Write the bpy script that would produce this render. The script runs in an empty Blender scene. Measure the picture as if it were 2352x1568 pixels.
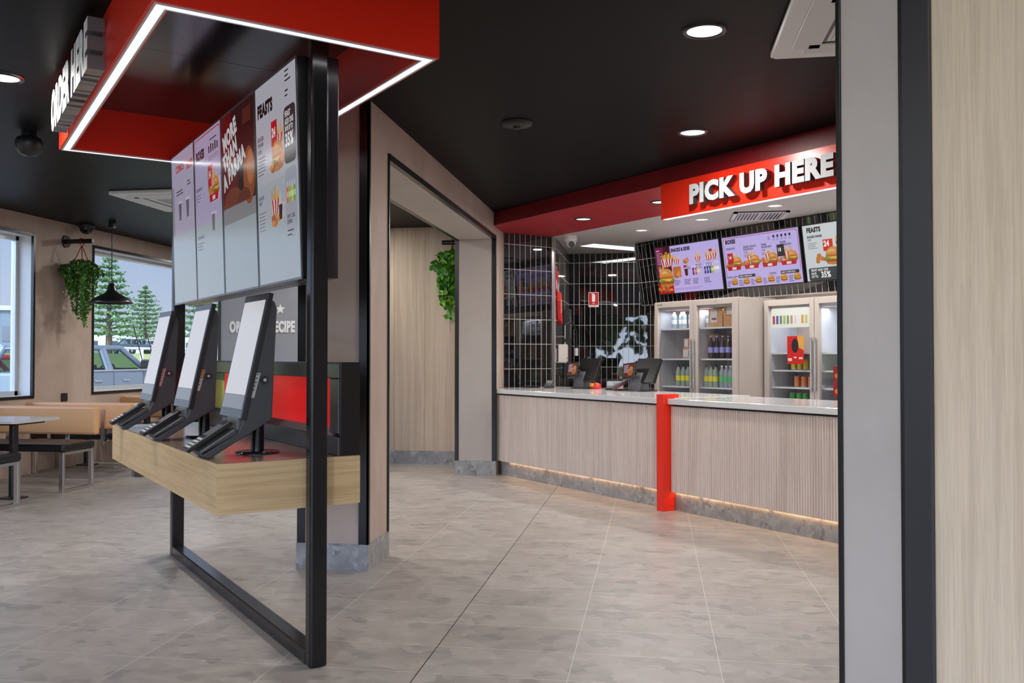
import bpy, bmesh, math, random
from mathutils import Vector, Matrix, Euler
C = bpy.context.scene.collection
PI = math.pi
random.seed(7)
# ------------------------------------------------------------------ camera
H = 1.35
cd = bpy.data.cameras.new('camera'); cam = bpy.data.objects.new('camera', cd); C.objects.link(cam)
cam.location = (0, 0, H); cam.rotation_euler = (PI/2 + math.atan(36/2065), 0, math.radians(9.0))
cd.sensor_width = 36; cd.lens = 36*2065/2352; cd.clip_start = 0.05; cd.clip_end = 400
bpy.context.scene.camera = cam
# ------------------------------------------------------------------ sky, sun, exposure
vs = bpy.context.scene.view_settings
vs.view_transform = 'Standard'; vs.look = 'None'; vs.gamma = 1; vs.exposure = 0.0
wd = bpy.data.worlds.new('sky'); bpy.context.scene.world = wd; wd.use_nodes = True
wn = wd.node_tree; wn.nodes.clear()
wo = wn.nodes.new('ShaderNodeOutputWorld'); wb = wn.nodes.new('ShaderNodeBackground')
wt = wn.nodes.new('ShaderNodeTexCoord'); wsep = wn.nodes.new('ShaderNodeSeparateXYZ'); wr = wn.nodes.new('ShaderNodeValToRGB')
wn.links.new(wt.outputs['Generated'], wsep.inputs[0]); wn.links.new(wsep.outputs['Z'], wr.inputs[0])
wr.color_ramp.elements[0].position = 0.0; wr.color_ramp.elements[0].color = (.60, .70, .86, 1)
wr.color_ramp.elements[1].position = 0.5; wr.color_ramp.elements[1].color = (.26, .38, .62, 1)
e = wr.color_ramp.elements.new(.12); e.color = (.46, .60, .86, 1)
wn.links.new(wr.outputs[0], wb.inputs[0])
# sky made much brighter behind the camera, on the sun's side, as added fill
wg = wn.nodes.new('ShaderNodeMath'); wg.operation = 'MULTIPLY'; wg.inputs[1].default_value = -10.0; wg.use_clamp = False; wn.links.new(wsep.outputs['Y'], wg.inputs[0])
wm = wn.nodes.new('ShaderNodeMath'); wm.operation = 'MAXIMUM'; wm.inputs[1].default_value = 0; wn.links.new(wg.outputs[0], wm.inputs[0])
wa = wn.nodes.new('ShaderNodeMath'); wa.operation = 'ADD'; wa.inputs[1].default_value = .95; wn.links.new(wm.outputs[0], wa.inputs[0]); wn.links.new(wa.outputs[0], wb.inputs[1])
wn.links.new(wb.outputs[0], wo.inputs[0])
sl = bpy.data.lights.new('sun', 'SUN'); sl.energy = 4.0; sl.angle = .01; sl.color = (1, .96, .9)
so = bpy.data.objects.new('sun', sl); C.objects.link(so); so.rotation_euler = Vector((.45, -.55, .72)).to_track_quat('Z', 'Y').to_euler()
# downlights: (x, y, z, radius, power)
DOWN_W = 26.0

# ------------------------------------------------------------------ place frame: u runs along kiosk frame and counter, v across it
TH = math.radians(41.9)
U = (-math.sin(TH), math.cos(TH)); V = (math.cos(TH), math.sin(TH)); O = (-1.475, 3.725)
def w(u, v, z=0): return (O[0]+u*U[0]+v*V[0], O[1]+u*U[1]+v*V[1], z)

# ------------------------------------------------------------------ materials
MATS = {}
def mat(name, col=(.5, .5, .5), rough=.5, metal=0, spec=.5, emit=None, es=1, coat=0):
    if name in MATS: return MATS[name]
    m = bpy.data.materials.new(name); m.use_nodes = True; MATS[name] = m
    b = m.node_tree.nodes['Principled BSDF']
    b.inputs['Base Color'].default_value = (*col, 1); b.inputs['Roughness'].default_value = rough
    b.inputs['Metallic'].default_value = metal; b.inputs['Specular IOR Level'].default_value = spec
    b.inputs['Coat Weight'].default_value = coat; b.inputs['Coat Roughness'].default_value = .05
    if emit: b.inputs['Emission Color'].default_value = (*emit, 1); b.inputs['Emission Strength'].default_value = es
    return m
def N(m, t, **kw):
    n = m.node_tree.nodes.new(t)
    for k, v in kw.items():
        if hasattr(n, k): setattr(n, k, v)
        else: n.inputs[k].default_value = v
    return n
def L(m, a, ao, b, bi): m.node_tree.links.new(a.outputs[ao], b.inputs[bi])
def srgb(r, g, b):
    f = lambda c: (c/255/12.92) if c/255 <= .04045 else ((c/255+.055)/1.055)**2.4
    return (f(r), f(g), f(b))
def coords(m, scale=(1, 1, 1), loc=(0, 0, 0)):
    t = N(m, 'ShaderNodeTexCoord'); mp = N(m, 'ShaderNodeMapping'); L(m, t, 'Object', mp, 'Vector')
    mp.inputs['Scale'].default_value = scale; mp.inputs['Location'].default_value = loc; return mp
def ramp(m, stops):
    r = N(m, 'ShaderNodeValToRGB'); el = r.color_ramp.elements
    el[0].position, el[0].color = stops[0][0], (*stops[0][1], 1)
    el[1].position, el[1].color = stops[-1][0], (*stops[-1][1], 1)
    for p, c in stops[1:-1]:
        q = el.new(p); q.color = (*c, 1)
    return r
def bsdf(m): return m.node_tree.nodes['Principled BSDF']
def plaster(name, c1, c2, rough=.55):
    m = mat(name, c1, rough); mp = coords(m, (1.3, 1.3, .8)); n = N(m, 'ShaderNodeTexNoise', Scale=1.6, Detail=7, Roughness=.6, Distortion=.6)
    L(m, mp, 0, n, 'Vector'); r = ramp(m, [(.3, c2), (.68, c1)]); L(m, n, 'Fac', r, 0); L(m, r, 0, bsdf(m), 'Base Color')
    n2 = N(m, 'ShaderNodeTexNoise', Scale=30, Detail=3); L(m, mp, 0, n2, 'Vector'); bp = N(m, 'ShaderNodeBump', Strength=.08, Distance=.004)
    L(m, n2, 'Fac', bp, 'Height'); L(m, bp, 0, bsdf(m), 'Normal'); return m
def wood(name, c1, c2, axis='z', rough=.45, sc=1.0):
    m = mat(name, c1, rough); s = {'z': (20, 20, .6), 'x': (.8, 26, 26), 'y': (26, .8, 26)}[axis]
    mp = coords(m, tuple(q*sc for q in s)); n = N(m, 'ShaderNodeTexNoise', Scale=1.0, Detail=8, Roughness=.62, Distortion=.9)
    L(m, mp, 0, n, 'Vector'); mid = tuple((a+b)/2 for a, b in zip(c1, c2))
    r = ramp(m, [(.28, c2), (.45, mid), (.55, c1), (.75, c1)]); L(m, n, 'Fac', r, 0)
    n2 = N(m, 'ShaderNodeTexNoise', Scale=6, Detail=4, Roughness=.7); L(m, mp, 0, n2, 'Vector')
    r2 = ramp(m, [(.35, (.8, .8, .8)), (.6, (1, 1, 1))]); L(m, n2, 'Fac', r2, 0)
    mx = N(m, 'ShaderNodeMix', data_type='RGBA', blend_type='MULTIPLY'); mx.inputs[0].default_value = .6
    m.node_tree.links.new(r.outputs[0], mx.inputs[6]); m.node_tree.links.new(r2.outputs[0], mx.inputs[7]); m.node_tree.links.new(mx.outputs[2], bsdf(m).inputs['Base Color'])
    return m
def stone(name, tones, rough, cs, grid=None, grout=(.33, .30, .27), stretch=(1, 1, 1)):
    m = mat(name, tones[0], rough); t = N(m, 'ShaderNodeTexCoord'); mp = N(m, 'ShaderNodeMapping'); L(m, t, 'Object', mp, 'Vector'); mp.inputs['Scale'].default_value = stretch
    nz = N(m, 'ShaderNodeTexNoise', Scale=5.0, Detail=5, Roughness=.6); L(m, mp, 0, nz, 'Vector')
    add = N(m, 'ShaderNodeMix', data_type='VECTOR') ; add.inputs[0].default_value = .09
    m.node_tree.links.new(mp.outputs[0], add.inputs[4]); m.node_tree.links.new(nz.outputs['Color'], add.inputs[5])
    v = N(m, 'ShaderNodeTexVoronoi', Scale=cs, Randomness=1.0); m.node_tree.links.new(add.outputs[1], v.inputs['Vector'])
    sp = N(m, 'ShaderNodeSeparateColor'); L(m, v, 'Color', sp, 0)
    k = len(tones); r = ramp(m, [(i/(k-1)*.9+.05, tones[i]) for i in range(k)]); L(m, sp, 0, r, 0)
    n2 = N(m, 'ShaderNodeTexNoise', Scale=3.2, Detail=9, Roughness=.68, Distortion=.5); L(m, mp, 0, n2, 'Vector')
    r2 = ramp(m, [(.3, tones[-1]), (.5, tones[len(tones)//2]), (.72, tones[0])]); L(m, n2, 'Fac', r2, 0)
    n3 = N(m, 'ShaderNodeTexNoise', Scale=9.0, Detail=3, Roughness=.5); L(m, mp, 0, n3, 'Vector'); r3 = ramp(m, [(.45, (.12,)*3), (.58, (.85,)*3)]); L(m, n3, 'Fac', r3, 0)
    mx = N(m, 'ShaderNodeMix', data_type='RGBA'); lk = m.node_tree.links
    lk.new(r3.outputs[0], mx.inputs[0]); lk.new(r2.outputs[0], mx.inputs[6]); lk.new(r.outputs[0], mx.inputs[7]); out = mx.outputs[2]
    if grid:
        bw, rh, ox, oy, ms = grid
        mp2 = N(m, 'ShaderNodeMapping'); L(m, t, 'Object', mp2, 'Vector'); mp2.inputs['Location'].default_value = (ox, oy, 0)
        b = N(m, 'ShaderNodeTexBrick', offset=0.0, offset_frequency=1, squash=1.0); L(m, mp2, 0, b, 'Vector')
        b.inputs['Scale'].default_value = 1; b.inputs['Brick Width'].default_value = bw; b.inputs['Row Height'].default_value = rh
        b.inputs['Mortar Size'].default_value = ms; b.inputs['Mortar Smooth'].default_value = .1
        b.inputs['Color1'].default_value = (1, 1, 1, 1); b.inputs['Color2'].default_value = (.9, .895, .89, 1)
        m3 = N(m, 'ShaderNodeMix', data_type='RGBA', blend_type='MULTIPLY'); m3.inputs[0].default_value = 1
        lk.new(out, m3.inputs[6]); lk.new(b.outputs['Color'], m3.inputs[7])
        m4 = N(m, 'ShaderNodeMix', data_type='RGBA'); lk.new(b.outputs['Fac'], m4.inputs[0]); lk.new(m3.outputs[2], m4.inputs[6]); m4.inputs[7].default_value = (*grout, 1)
        out = m4.outputs[2]
    lk.new(out, bsdf(m).inputs['Base Color']); return m
def tilemat(name, bw, rh, ox, oz):
    m = mat(name, (.006, .006, .007), .06, 0, .85); t = N(m, 'ShaderNodeTexCoord'); s = N(m, 'ShaderNodeSeparateXYZ'); L(m, t, 'Object', s, 0)
    c = N(m, 'ShaderNodeCombineXYZ'); L(m, s, 'Y', c, 'X'); L(m, s, 'Z', c, 'Y')
    mp = N(m, 'ShaderNodeMapping'); L(m, c, 0, mp, 'Vector'); mp.inputs['Location'].default_value = (ox, oz, 0)
    b = N(m, 'ShaderNodeTexBrick', offset=0.0, offset_frequency=1, squash=1.0); L(m, mp, 0, b, 'Vector'); lk = m.node_tree.links
    b.inputs['Scale'].default_value = 1; b.inputs['Brick Width'].default_value = bw; b.inputs['Row Height'].default_value = rh
    b.inputs['Mortar Size'].default_value = .0032; b.inputs['Mortar Smooth'].default_value = .1
    mx = N(m, 'ShaderNodeMix', data_type='RGBA'); lk.new(b.outputs['Fac'], mx.inputs[0]); mx.inputs[6].default_value = (.006, .006, .007, 1); mx.inputs[7].default_value = (.50, .45, .41, 1)
    lk.new(mx.outputs[2], bsdf(m).inputs['Base Color'])
    rr = N(m, 'ShaderNodeMapRange'); rr.inputs['To Min'].default_value = .02; rr.inputs['To Max'].default_value = .7; lk.new(b.outputs['Fac'], rr.inputs[0]); lk.new(rr.outputs[0], bsdf(m).inputs['Roughness'])
    n = N(m, 'ShaderNodeTexNoise', Scale=7, Detail=2); L(m, t, 'Object', n, 'Vector')
    ad = N(m, 'ShaderNodeMath', operation='MULTIPLY_ADD'); lk.new(b.outputs['Fac'], ad.inputs[0]); ad.inputs[1].default_value = -.25; lk.new(n.outputs['Fac'], ad.inputs[2])
    bp = N(m, 'ShaderNodeBump', Strength=.05, Distance=.004); lk.new(ad.outputs[0], bp.inputs['Height']); lk.new(bp.outputs[0], bsdf(m).inputs['Normal']); return m
def glassmat(name, tint=(1, 1, 1), rough=.0, base=.04):
    m = bpy.data.materials.new(name); m.use_nodes = True; MATS[name] = m; nt = m.node_tree; nt.nodes.clear()
    o = nt.nodes.new('ShaderNodeOutputMaterial'); mx = nt.nodes.new('ShaderNodeMixShader'); t = nt.nodes.new('ShaderNodeBsdfTransparent'); g = nt.nodes.new('ShaderNodeBsdfGlossy'); f = nt.nodes.new('ShaderNodeMath'); lw = nt.nodes.new('ShaderNodeLayerWeight'); lw.inputs[0].default_value = .5; pw = nt.nodes.new('ShaderNodeMath'); pw.operation = 'POWER'; pw.inputs[1].default_value = 5; nt.links.new(lw.outputs['Facing'], pw.inputs[0]); f.operation = 'MULTIPLY_ADD'; f.inputs[1].default_value = .9; f.inputs[2].default_value = base; nt.links.new(pw.outputs[0], f.inputs[0])
    t.inputs[0].default_value = (*tint, 1); g.inputs['Roughness'].default_value = rough
    nt.links.new(f.outputs[0], mx.inputs[0]); nt.links.new(t.outputs[0], mx.inputs[1]); nt.links.new(g.outputs[0], mx.inputs[2]); nt.links.new(mx.outputs[0], o.inputs[0]); return m
def em(col, s=.75):
    k = 'print_%d_%d_%d_%d' % (*[int(c*255) for c in col], int(s*100))
    if k in MATS: return MATS[k]
    l = srgb(*[c*255 for c in col]); return mat(k, (.01, .01, .01), .16, 0, .9, l, s)
def inkmat(col):
    k = 'ink_%d_%d_%d' % tuple(int(c*255) for c in col)
    return MATS.get(k) or mat(k, srgb(*[c*255 for c in col]), .4)

PLA = plaster('beige_plaster', (.56, .445, .375), (.44, .335, .275))
GREYP = plaster('grey_wall', (.30, .30, .32), (.25, .25, .27), .4)
OAKT = wood('golden_oak', (.70, .50, .27), (.55, .36, .17), 'y', .42)
OAKX = wood('golden_oak_end', (.70, .50, .27), (.55, .36, .17), 'x', .42)
ASH = wood('pale_ash', (.66, .53, .41), (.53, .41, .30), 'z', .5, .8)
FLUT = wood('fluted_ash', (.80, .68, .60), (.68, .555, .48), 'z', .5, .8)
FLOORM = stone('stone_tile', [(.50, .455, .42), (.455, .41, .375), (.42, .378, .342), (.375, .335, .305), (.29, .265, .245)], .37, 10, (.6420, .3580, 1.005+.642*20, -3.765+.358*40, .0022), (.62, .58, .53), (1, 1.25, 1))
SKIRT = stone('stone_skirting', [(.47, .465, .46), (.37, .37, .37), (.29, .29, .29), (.42, .42, .42), (.20, .20, .20)], .4, 30)
TILE = tilemat('black_gloss_tile', .0785, .302, 0, 0)
CEIL = mat('black_ceiling', (.0095, .0095, .01), .4, 0, .04)
CEILG = mat('black_gloss_panel', (.012, .012, .013), .16, 0, .9)
WHITE = mat('white_paint', (.72, .72, .71), .5)
KWHITE = mat('kitchen_ceiling_white', (.55, .54, .53), .55)
RED = mat('signal_red', (.93, .030, .010), .3)
CRIM = mat('crimson_paint', srgb(168, 14, 30), .42)
BLK = mat('black_trim', (.012, .012, .013), .3)
STEEL = mat('black_steel', (.045, .044, .046), .2, .8)
CHROME = mat('brushed_steel', (.62, .60, .58), .25, 1)
CHR2 = mat('polished_chrome', (.75, .74, .72), .1, 1)
ALU = mat('aluminium_white', (.66, .67, .68), .35, .2)
CRIMD = mat('dark_crimson_paint', srgb(118, 5, 20), .45)
LED = mat('led_strip', (.8, .8, .8), .5, emit=(.92, .93, 1), es=.95)
DISC = mat('light_diffuser', (.9, .9, .9), .5, emit=(1, .99, .97), es=1.6)
TANL = mat('tan_leather', srgb(228, 172, 120), .33)
BLKL = mat('black_leather', (.012, .012, .013), .3)
LAM = mat('white_laminate', (.62, .60, .58), .25)
QUARTZ = mat('white_quartz', (.72, .71, .71), .1)
DGREY = mat('charcoal_plastic', (.058, .06, .067), .42)
BPL = mat('black_plastic', (.015, .015, .016), .28)
DUCO = mat('glossy_black', (.008, .008, .008), .18)
SCRB = mat('screen_bezel', (.02, .02, .022), .25)
FRW = mat('fridge_grey', srgb(190, 180, 172), .4)
FRI = mat('fridge_interior', (.55, .57, .62), .45)
CARD = mat('cardboard', srgb(190, 150, 110), .8)
PAPER = mat('paper_white', (.75, .75, .75), .7)
GLASS = glassmat('clear_glass')
CARGL = glassmat('car_glass', (.50, .60, .56))
LEAF = mat('leaf_green', (.07, .24, .03), .45); LEAF2 = mat('leaf_lime', (.22, .42, .05), .45); LEAF3 = mat('leaf_dark', (.03, .10, .03), .5)
CORD = mat('red_cord', srgb(150, 20, 30), .6)
FLM = plaster('dummy_plaster', (.5, .5, .5), (.4, .4, .4))

# ------------------------------------------------------------------ mesh builder
class MB:
    def __init__(s): s.v = []; s.f = []; s.m = []; s.sm = []
    def add(s, vs, fs, mi=0, sm=False):
        o = len(s.v); s.v += [tuple(q) for q in vs]
        for f in fs: s.f.append([i+o for i in f]); s.m.append(mi); s.sm.append(sm)
        return s
    def box(s, x0, x1, y0, y1, z0, z1, mi=0, M=None):
        vs = [Vector((x, y, z)) for z in (z0, z1) for y in (y0, y1) for x in (x0, x1)]
        if M is not None: vs = [M @ q for q in vs]
        return s.add(vs, [(0, 2, 3, 1), (4, 5, 7, 6), (0, 1, 5, 4), (2, 6, 7, 3), (0, 4, 6, 2), (1, 3, 7, 5)], mi)
    def prism(s, pts, axis, a, b, mi=0, M=None, sm=False):
        # pts: 2D polygon; axis 'x': pts=(y,z); 'y': pts=(x,z); 'z': pts=(x,y)
        def P(p, t): return {'x': (t, p[0], p[1]), 'y': (p[0], t, p[1]), 'z': (p[0], p[1], t)}[axis]
        n = len(pts); vs = [Vector(P(p, a)) for p in pts]+[Vector(P(p, b)) for p in pts]
        if M is not None: vs = [M @ q for q in vs]
        fs = [tuple(range(n)), tuple(range(2*n-1, n-1, -1))]; s.add(vs, fs, mi, False)
        o = len(s.v)-2*n
        for i in range(n):
            j = (i+1) % n; s.f.append([o+i, o+n+i, o+n+j, o+j]); s.m.append(mi); s.sm.append(sm)
        return s
    def tube(s, p, q, r, n=16, mi=0, r2=None, cap=True, sm=True):
        p, q = Vector(p), Vector(q); d = (q-p).normalized(); a = d.orthogonal().normalized(); b = d.cross(a); r2 = r if r2 is None else r2
        vs = [p+(a*math.cos(t)+b*math.sin(t))*r for t in [2*PI*i/n for i in range(n)]]+[q+(a*math.cos(t)+b*math.sin(t))*r2 for t in [2*PI*i/n for i in range(n)]]
        s.add(vs, [(i, (i+1) % n, n+(i+1) % n, n+i) for i in range(n)], mi, sm)
        if cap: s.add(vs, [tuple(range(n-1, -1, -1)), tuple(range(n, 2*n))], mi)
        return s
    def path(s, pts, r, n=8, mi=0):
        for i in range(len(pts)-1): s.tube(pts[i], pts[i+1], r, n, mi)
        return s
    def lathe(s, prof, cx=0, cy=0, n=28, mi=0, sm=True, cz=0):
        vs = [];
        for r, z in prof:
            for i in range(n): vs.append((cx+r*math.cos(2*PI*i/n), cy+r*math.sin(2*PI*i/n), cz+z))
        fs = []
        for k in range(len(prof)-1):
            for i in range(n): fs.append((k*n+i, k*n+(i+1) % n, (k+1)*n+(i+1) % n, (k+1)*n+i))
        return s.add(vs, fs, mi, sm)
    def build(s, name, mats, parent=None, bev=0, kind=None, loc=None, rz=None, recalc=True):
        me = bpy.data.meshes.new(name); me.from_pydata(s.v, [], s.f); mats = mats if isinstance(mats, (list, tuple)) else [mats]
        for q in mats: me.materials.append(q)
        me.polygons.foreach_set('material_index', s.m); me.polygons.foreach_set('use_smooth', s.sm); me.update()
        if recalc:
            bm = bmesh.new(); bm.from_mesh(me); bmesh.ops.recalc_face_normals(bm, faces=bm.faces); bm.to_mesh(me); bm.free()
        o = bpy.data.objects.new(name, me); C.objects.link(o)
        if parent: o.parent = parent
        if loc: o.location = loc
        if rz is not None: o.rotation_euler = (0, 0, rz)
        if bev:
            b = o.modifiers.new('bevel', 'BEVEL'); b.width = bev; b.segments = 2; b.limit_method = 'ANGLE'; b.angle_limit = .7
        if kind: o['kind'] = kind
        return o
def thing(name, label, cat, loc=(0, 0, 0), rz=0, group=None, tilt=0):
    o = bpy.data.objects.new(name, None); C.objects.link(o); o.empty_display_size = .1
    o.location = loc; o.rotation_euler = (0, tilt, rz); o['label'] = label; o['category'] = cat
    if group: o['group'] = group
    return o
def tag(o, label, cat, group=None):
    o['label'] = label; o['category'] = cat
    if group: o['group'] = group
    return o
def uvt(name, label, cat, u=0, v=0, z=0, group=None, tilt=0): return thing(name, label, cat, w(u, v, z), TH, group, tilt)
def kids(o): return [c for c in bpy.data.objects if c.parent is o]
def copy_tree(o, parent=None):
    c = o.copy(); C.objects.link(c); c.parent = parent
    for ch in kids(o): copy_tree(ch, c)
    return c
def struct(o): o['kind'] = 'structure'; return o
def uvs(mb, name, mats, bev=0): # structure mesh drawn in (v,u,z) coordinates
    return struct(mb.build(name, mats, None, bev, loc=w(0, 0), rz=TH))

# text
TC = {}
def textmesh(s, bold=.02, extrude=0.0):
    k = (s, bold, extrude)
    if k in TC: return TC[k]
    cu = bpy.data.curves.new('lettering', 'FONT'); cu.body = s; cu.size = 1; cu.offset = bold; cu.extrude = extrude; cu.resolution_u = 3; cu.space_character = 1.0+bold*1.6
    ob = bpy.data.objects.new('lettering', cu); C.objects.link(ob); bpy.context.view_layer.update()
    me = bpy.data.meshes.new_from_object(ob.evaluated_get(bpy.context.evaluated_depsgraph_get()))
    vs = [tuple(v.co) for v in me.vertices]; fs = [tuple(p.vertices) for p in me.polygons]
    bpy.data.objects.remove(ob); bpy.data.curves.remove(cu); bpy.data.meshes.remove(me)
    TC[k] = (vs, fs); return TC[k]
class Canvas:
    """flat artwork on a sheet: o = lower-left corner, ax right, ay up"""
    def __init__(s, o, ax, ay, em_=True, es=.75):
        s.o, s.ax, s.ay = Vector(o), Vector(ax).normalized(), Vector(ay).normalized(); s.n = s.ax.cross(s.ay); s.mb = MB(); s.mats = []; s.z = 0; s.e = em_; s.es = es
    def mi(s, col):
        m = em(col, s.es) if s.e else inkmat(col)
        if m not in s.mats: s.mats.append(m)
        return s.mats.index(m)
    def P(s, x, y): return s.o+s.ax*x+s.ay*y+s.n*s.z
    def up(s, d=.0004): s.z += d
    def poly(s, pts, col): s.up(.00008); s.mb.add([s.P(*p) for p in pts], [tuple(range(len(pts)))], s.mi(col))
    def rect(s, x0, y0, x1, y1, col): s.poly([(x0, y0), (x1, y0), (x1, y1), (x0, y1)], col)
    def rrect(s, x0, y0, x1, y1, r, col):
        p = []
        for cx, cy, a in ((x1-r, y0+r, -90), (x1-r, y1-r, 0), (x0+r, y1-r, 90), (x0+r, y0+r, 180)):
            for k in range(5): t = math.radians(a+k*22.5); p.append((cx+r*math.cos(t), cy+r*math.sin(t)))
        s.poly(p, col)
    def ell(s, cx, cy, rx, ry, col, a0=0, a1=360, n=18): s.poly([(cx+rx*math.cos(math.radians(a0+(a1-a0)*i/n)), cy+ry*math.sin(math.radians(a0+(a1-a0)*i/n))) for i in range(n if a1-a0 == 360 else n+1)], col)
    def text(s, t, x, y, h, col, bold=.025, sx=.85, slant=0, rot=0, align='l'):
        vs, fs = textmesh(t, bold); k = h/.70; s.up(.00008)
        wd_ = max([q[0] for q in vs] or [0])*k*sx; off = {'l': 0, 'c': -wd_/2, 'r': -wd_}[align]; c, sn = math.cos(rot), math.sin(rot); out = []
        for q in vs:
            a = q[0]*k*sx+off+q[1]*k*slant; b = q[1]*k; out.append(s.P(x+a*c-b*sn, y+a*sn+b*c))
        s.mb.add(out, fs, s.mi(col)); return wd_
    def lines(s, x, y, wd_, n, lh, col):
        for i in range(n): s.rect(x, y-i*lh, x+wd_*random.uniform(.6, 1), y-i*lh+lh*.32, col)
    # little pieces of food artwork
    def fries(s, x, y, k):
        for i in range(9):
            a = x-.42*k+i*.105*k; hgt = random.uniform(.75, 1.15)*k; dx = random.uniform(-.08, .08)*k
            s.poly([(a, y+.3*k), (a+.08*k, y+.3*k), (a+.08*k+dx, y+hgt), (a+dx, y+hgt)], random.choice([(.93, .72, .25), (.85, .6, .18), (.97, .8, .38)]))
        s.poly([(x-.32*k, y), (x+.32*k, y), (x+.45*k, y+.62*k), (x-.45*k, y+.62*k)], (.92, .9, .9))
        for i in (-.3, -.02, .24): s.poly([(x+i*k*.8, y), (x+(i+.13)*k*.8, y), (x+(i*1.3+.16)*k, y+.62*k), (x+i*1.3*k, y+.62*k)], (.8, .08, .1))
    def burger(s, x, y, k):
        s.ell(x, y+.1*k, .5*k, .14*k, (.80, .52, .24)); s.rrect(x-.54*k, y+.12*k, x+.54*k, y+.32*k, .09*k, (.66, .33, .12))
        for i in range(7): s.ell(x-.48*k+i*.16*k, y+.33*k, .12*k, .07*k, random.choice([(.42, .62, .2), (.55, .72, .3)]))
        s.poly([(x-.45*k, y+.4*k), (x+.45*k, y+.4*k), (x+.2*k, y+.24*k)], (.96, .75, .25)); s.rrect(x-.52*k, y+.4*k, x+.52*k, y+.56*k, .07*k, (.76, .42, .16))
        s.ell(x, y+.52*k, .52*k, .42*k, (.86, .58, .27), 0, 180); s.ell(x-.12*k, y+.66*k, .26*k, .16*k, (.94, .72, .42), 0, 180)
    def nuggets(s, x, y, k):
        for i in range(9): s.ell(x+random.uniform(-.4, .4)*k, y+random.uniform(.1, .5)*k, random.uniform(.13, .2)*k, random.uniform(.1, .16)*k, random.choice([(.8, .48, .2), (.72, .4, .14), (.88, .6, .3)]), n=10)
    def wing(s, x, y, k):
        s.ell(x-.1*k, y+.25*k, .38*k, .26*k, (.76, .46, .22)); s.ell(x+.22*k, y+.4*k, .24*k, .3*k, (.84, .56, .3)); s.ell(x+.05*k, y+.36*k, .14*k, .1*k, (.9, .66, .4))
    def cup(s, x, y, k, col=(.25, .05, .08)):
        s.poly([(x-.2*k, y), (x+.2*k, y), (x+.28*k, y+.8*k), (x-.28*k, y+.8*k)], col); s.rrect(x-.31*k, y+.78*k, x+.31*k, y+.9*k, .04*k, (.85, .85, .85))
    def bottle(s, x, y, k, col):
        s.rrect(x-.12*k, y, x+.12*k, y+.75*k, .06*k, col); s.rect(x-.05*k, y+.72*k, x+.05*k, y+.98*k, (.9, .9, .95)); s.rect(x-.12*k, y+.25*k, x+.12*k, y+.5*k, tuple(min(1, c+.25) for c in col))
    def box(s, x, y, k):
        s.poly([(x-.6*k, y), (x+.6*k, y), (x+.68*k, y+.3*k), (x-.68*k, y+.3*k)], (.78, .06, .12)); s.rect(x-.2*k, y+.05*k, x+.2*k, y+.22*k, (.95, .9, .9))
    def meal(s, x, y, k):
        s.fries(x-.05*k, y+.3*k, .75*k); s.nuggets(x-.45*k, y+.1*k, .8*k); s.burger(x+.35*k, y+.12*k, .75*k); s.box(x, y-.08*k, .95*k)
    def star(s, x, y, r, col):
        s.poly([(x+(r if i % 2 == 0 else r*.42)*math.sin(i*PI/5), y+(r if i % 2 == 0 else r*.42)*math.cos(i*PI/5)) for i in range(10)], col)
    def build(s, name, parent, kind=None): return s.mb.build(name, s.mats, parent, recalc=False)

# ================================================================== ROOM
fl = MB().box(-7.4, 7, -4.2, 16.2, -.2, 0); struct(fl.build('floor', FLOORM))
ce = MB().box(-7.4, 7, -4.2, 16.2, 3.0, 3.25); struct(ce.build('ceiling', CEIL))
# window wall on the left
wins = [(-2.4, .9), (2.0, 5.3), (6.2, 9.463), (10.6, 15.2)]; WZ0, WZ1 = .895, 2.77; XW = -7.15; XO = -7.42
m = MB(); y = -4.2
for a, b in wins:
    m.box(XO, XW, y, a, 0, 3.0); m.box(XO, XW, a, b, 0, WZ0); m.box(XO, XW, a, b, WZ1, 3.0); y = b
m.box(XO, XW, y, 16.2, 0, 3.0); struct(m.build('wall_left', PLA))
for i, (a, b) in enumerate(wins):
    m = MB(); t = .025
    m.box(XW-.02, XW+.012, a-t, a+.008, WZ0-t, WZ1+t); m.box(XW-.02, XW+.012, b-.008, b+t, WZ0-t, WZ1+t)
    m.box(XW-.02, XW+.012, a, b, WZ0-t, WZ0+.008); m.box(XW-.02, XW+.012, a, b, WZ1-.008, WZ1+t)
    r = struct(m.build('window_%d' % (i+1), BLK))
    m = MB(); f = .05; X0, X1 = XO+.03, XO+.09
    m.box(X0, XW-.02, a, a+.01, WZ0, WZ1).box(X0, XW-.02, b-.01, b, WZ0, WZ1).box(X0, XW-.02, a, b, WZ0, WZ0+.012).box(X0, XW-.02, a, b, WZ1-.012, WZ1)
    m.build('window_reveal', WHITE, r)
    m = MB(); m.box(X0, X1, a+.01, a+.01+f, WZ0, WZ1).box(X0, X1, b-.01-f, b-.01, WZ0, WZ1).box(X0, X1, a, b, WZ0+.012, WZ0+.012+f).box(X0, X1, a, b, WZ1-f-.012, WZ1-.012)
    for k in ([(a+b)/2] if i < 3 else [12.95]): m.box(X0, X1, k-.03, k+.03, WZ0, WZ1)
    m.build('window_frame', ALU, r); MB().box(X0+.025, X0+.031, a+.05, b-.05, WZ0+.05, WZ1-.05).build('pane', GLASS, r)
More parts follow.
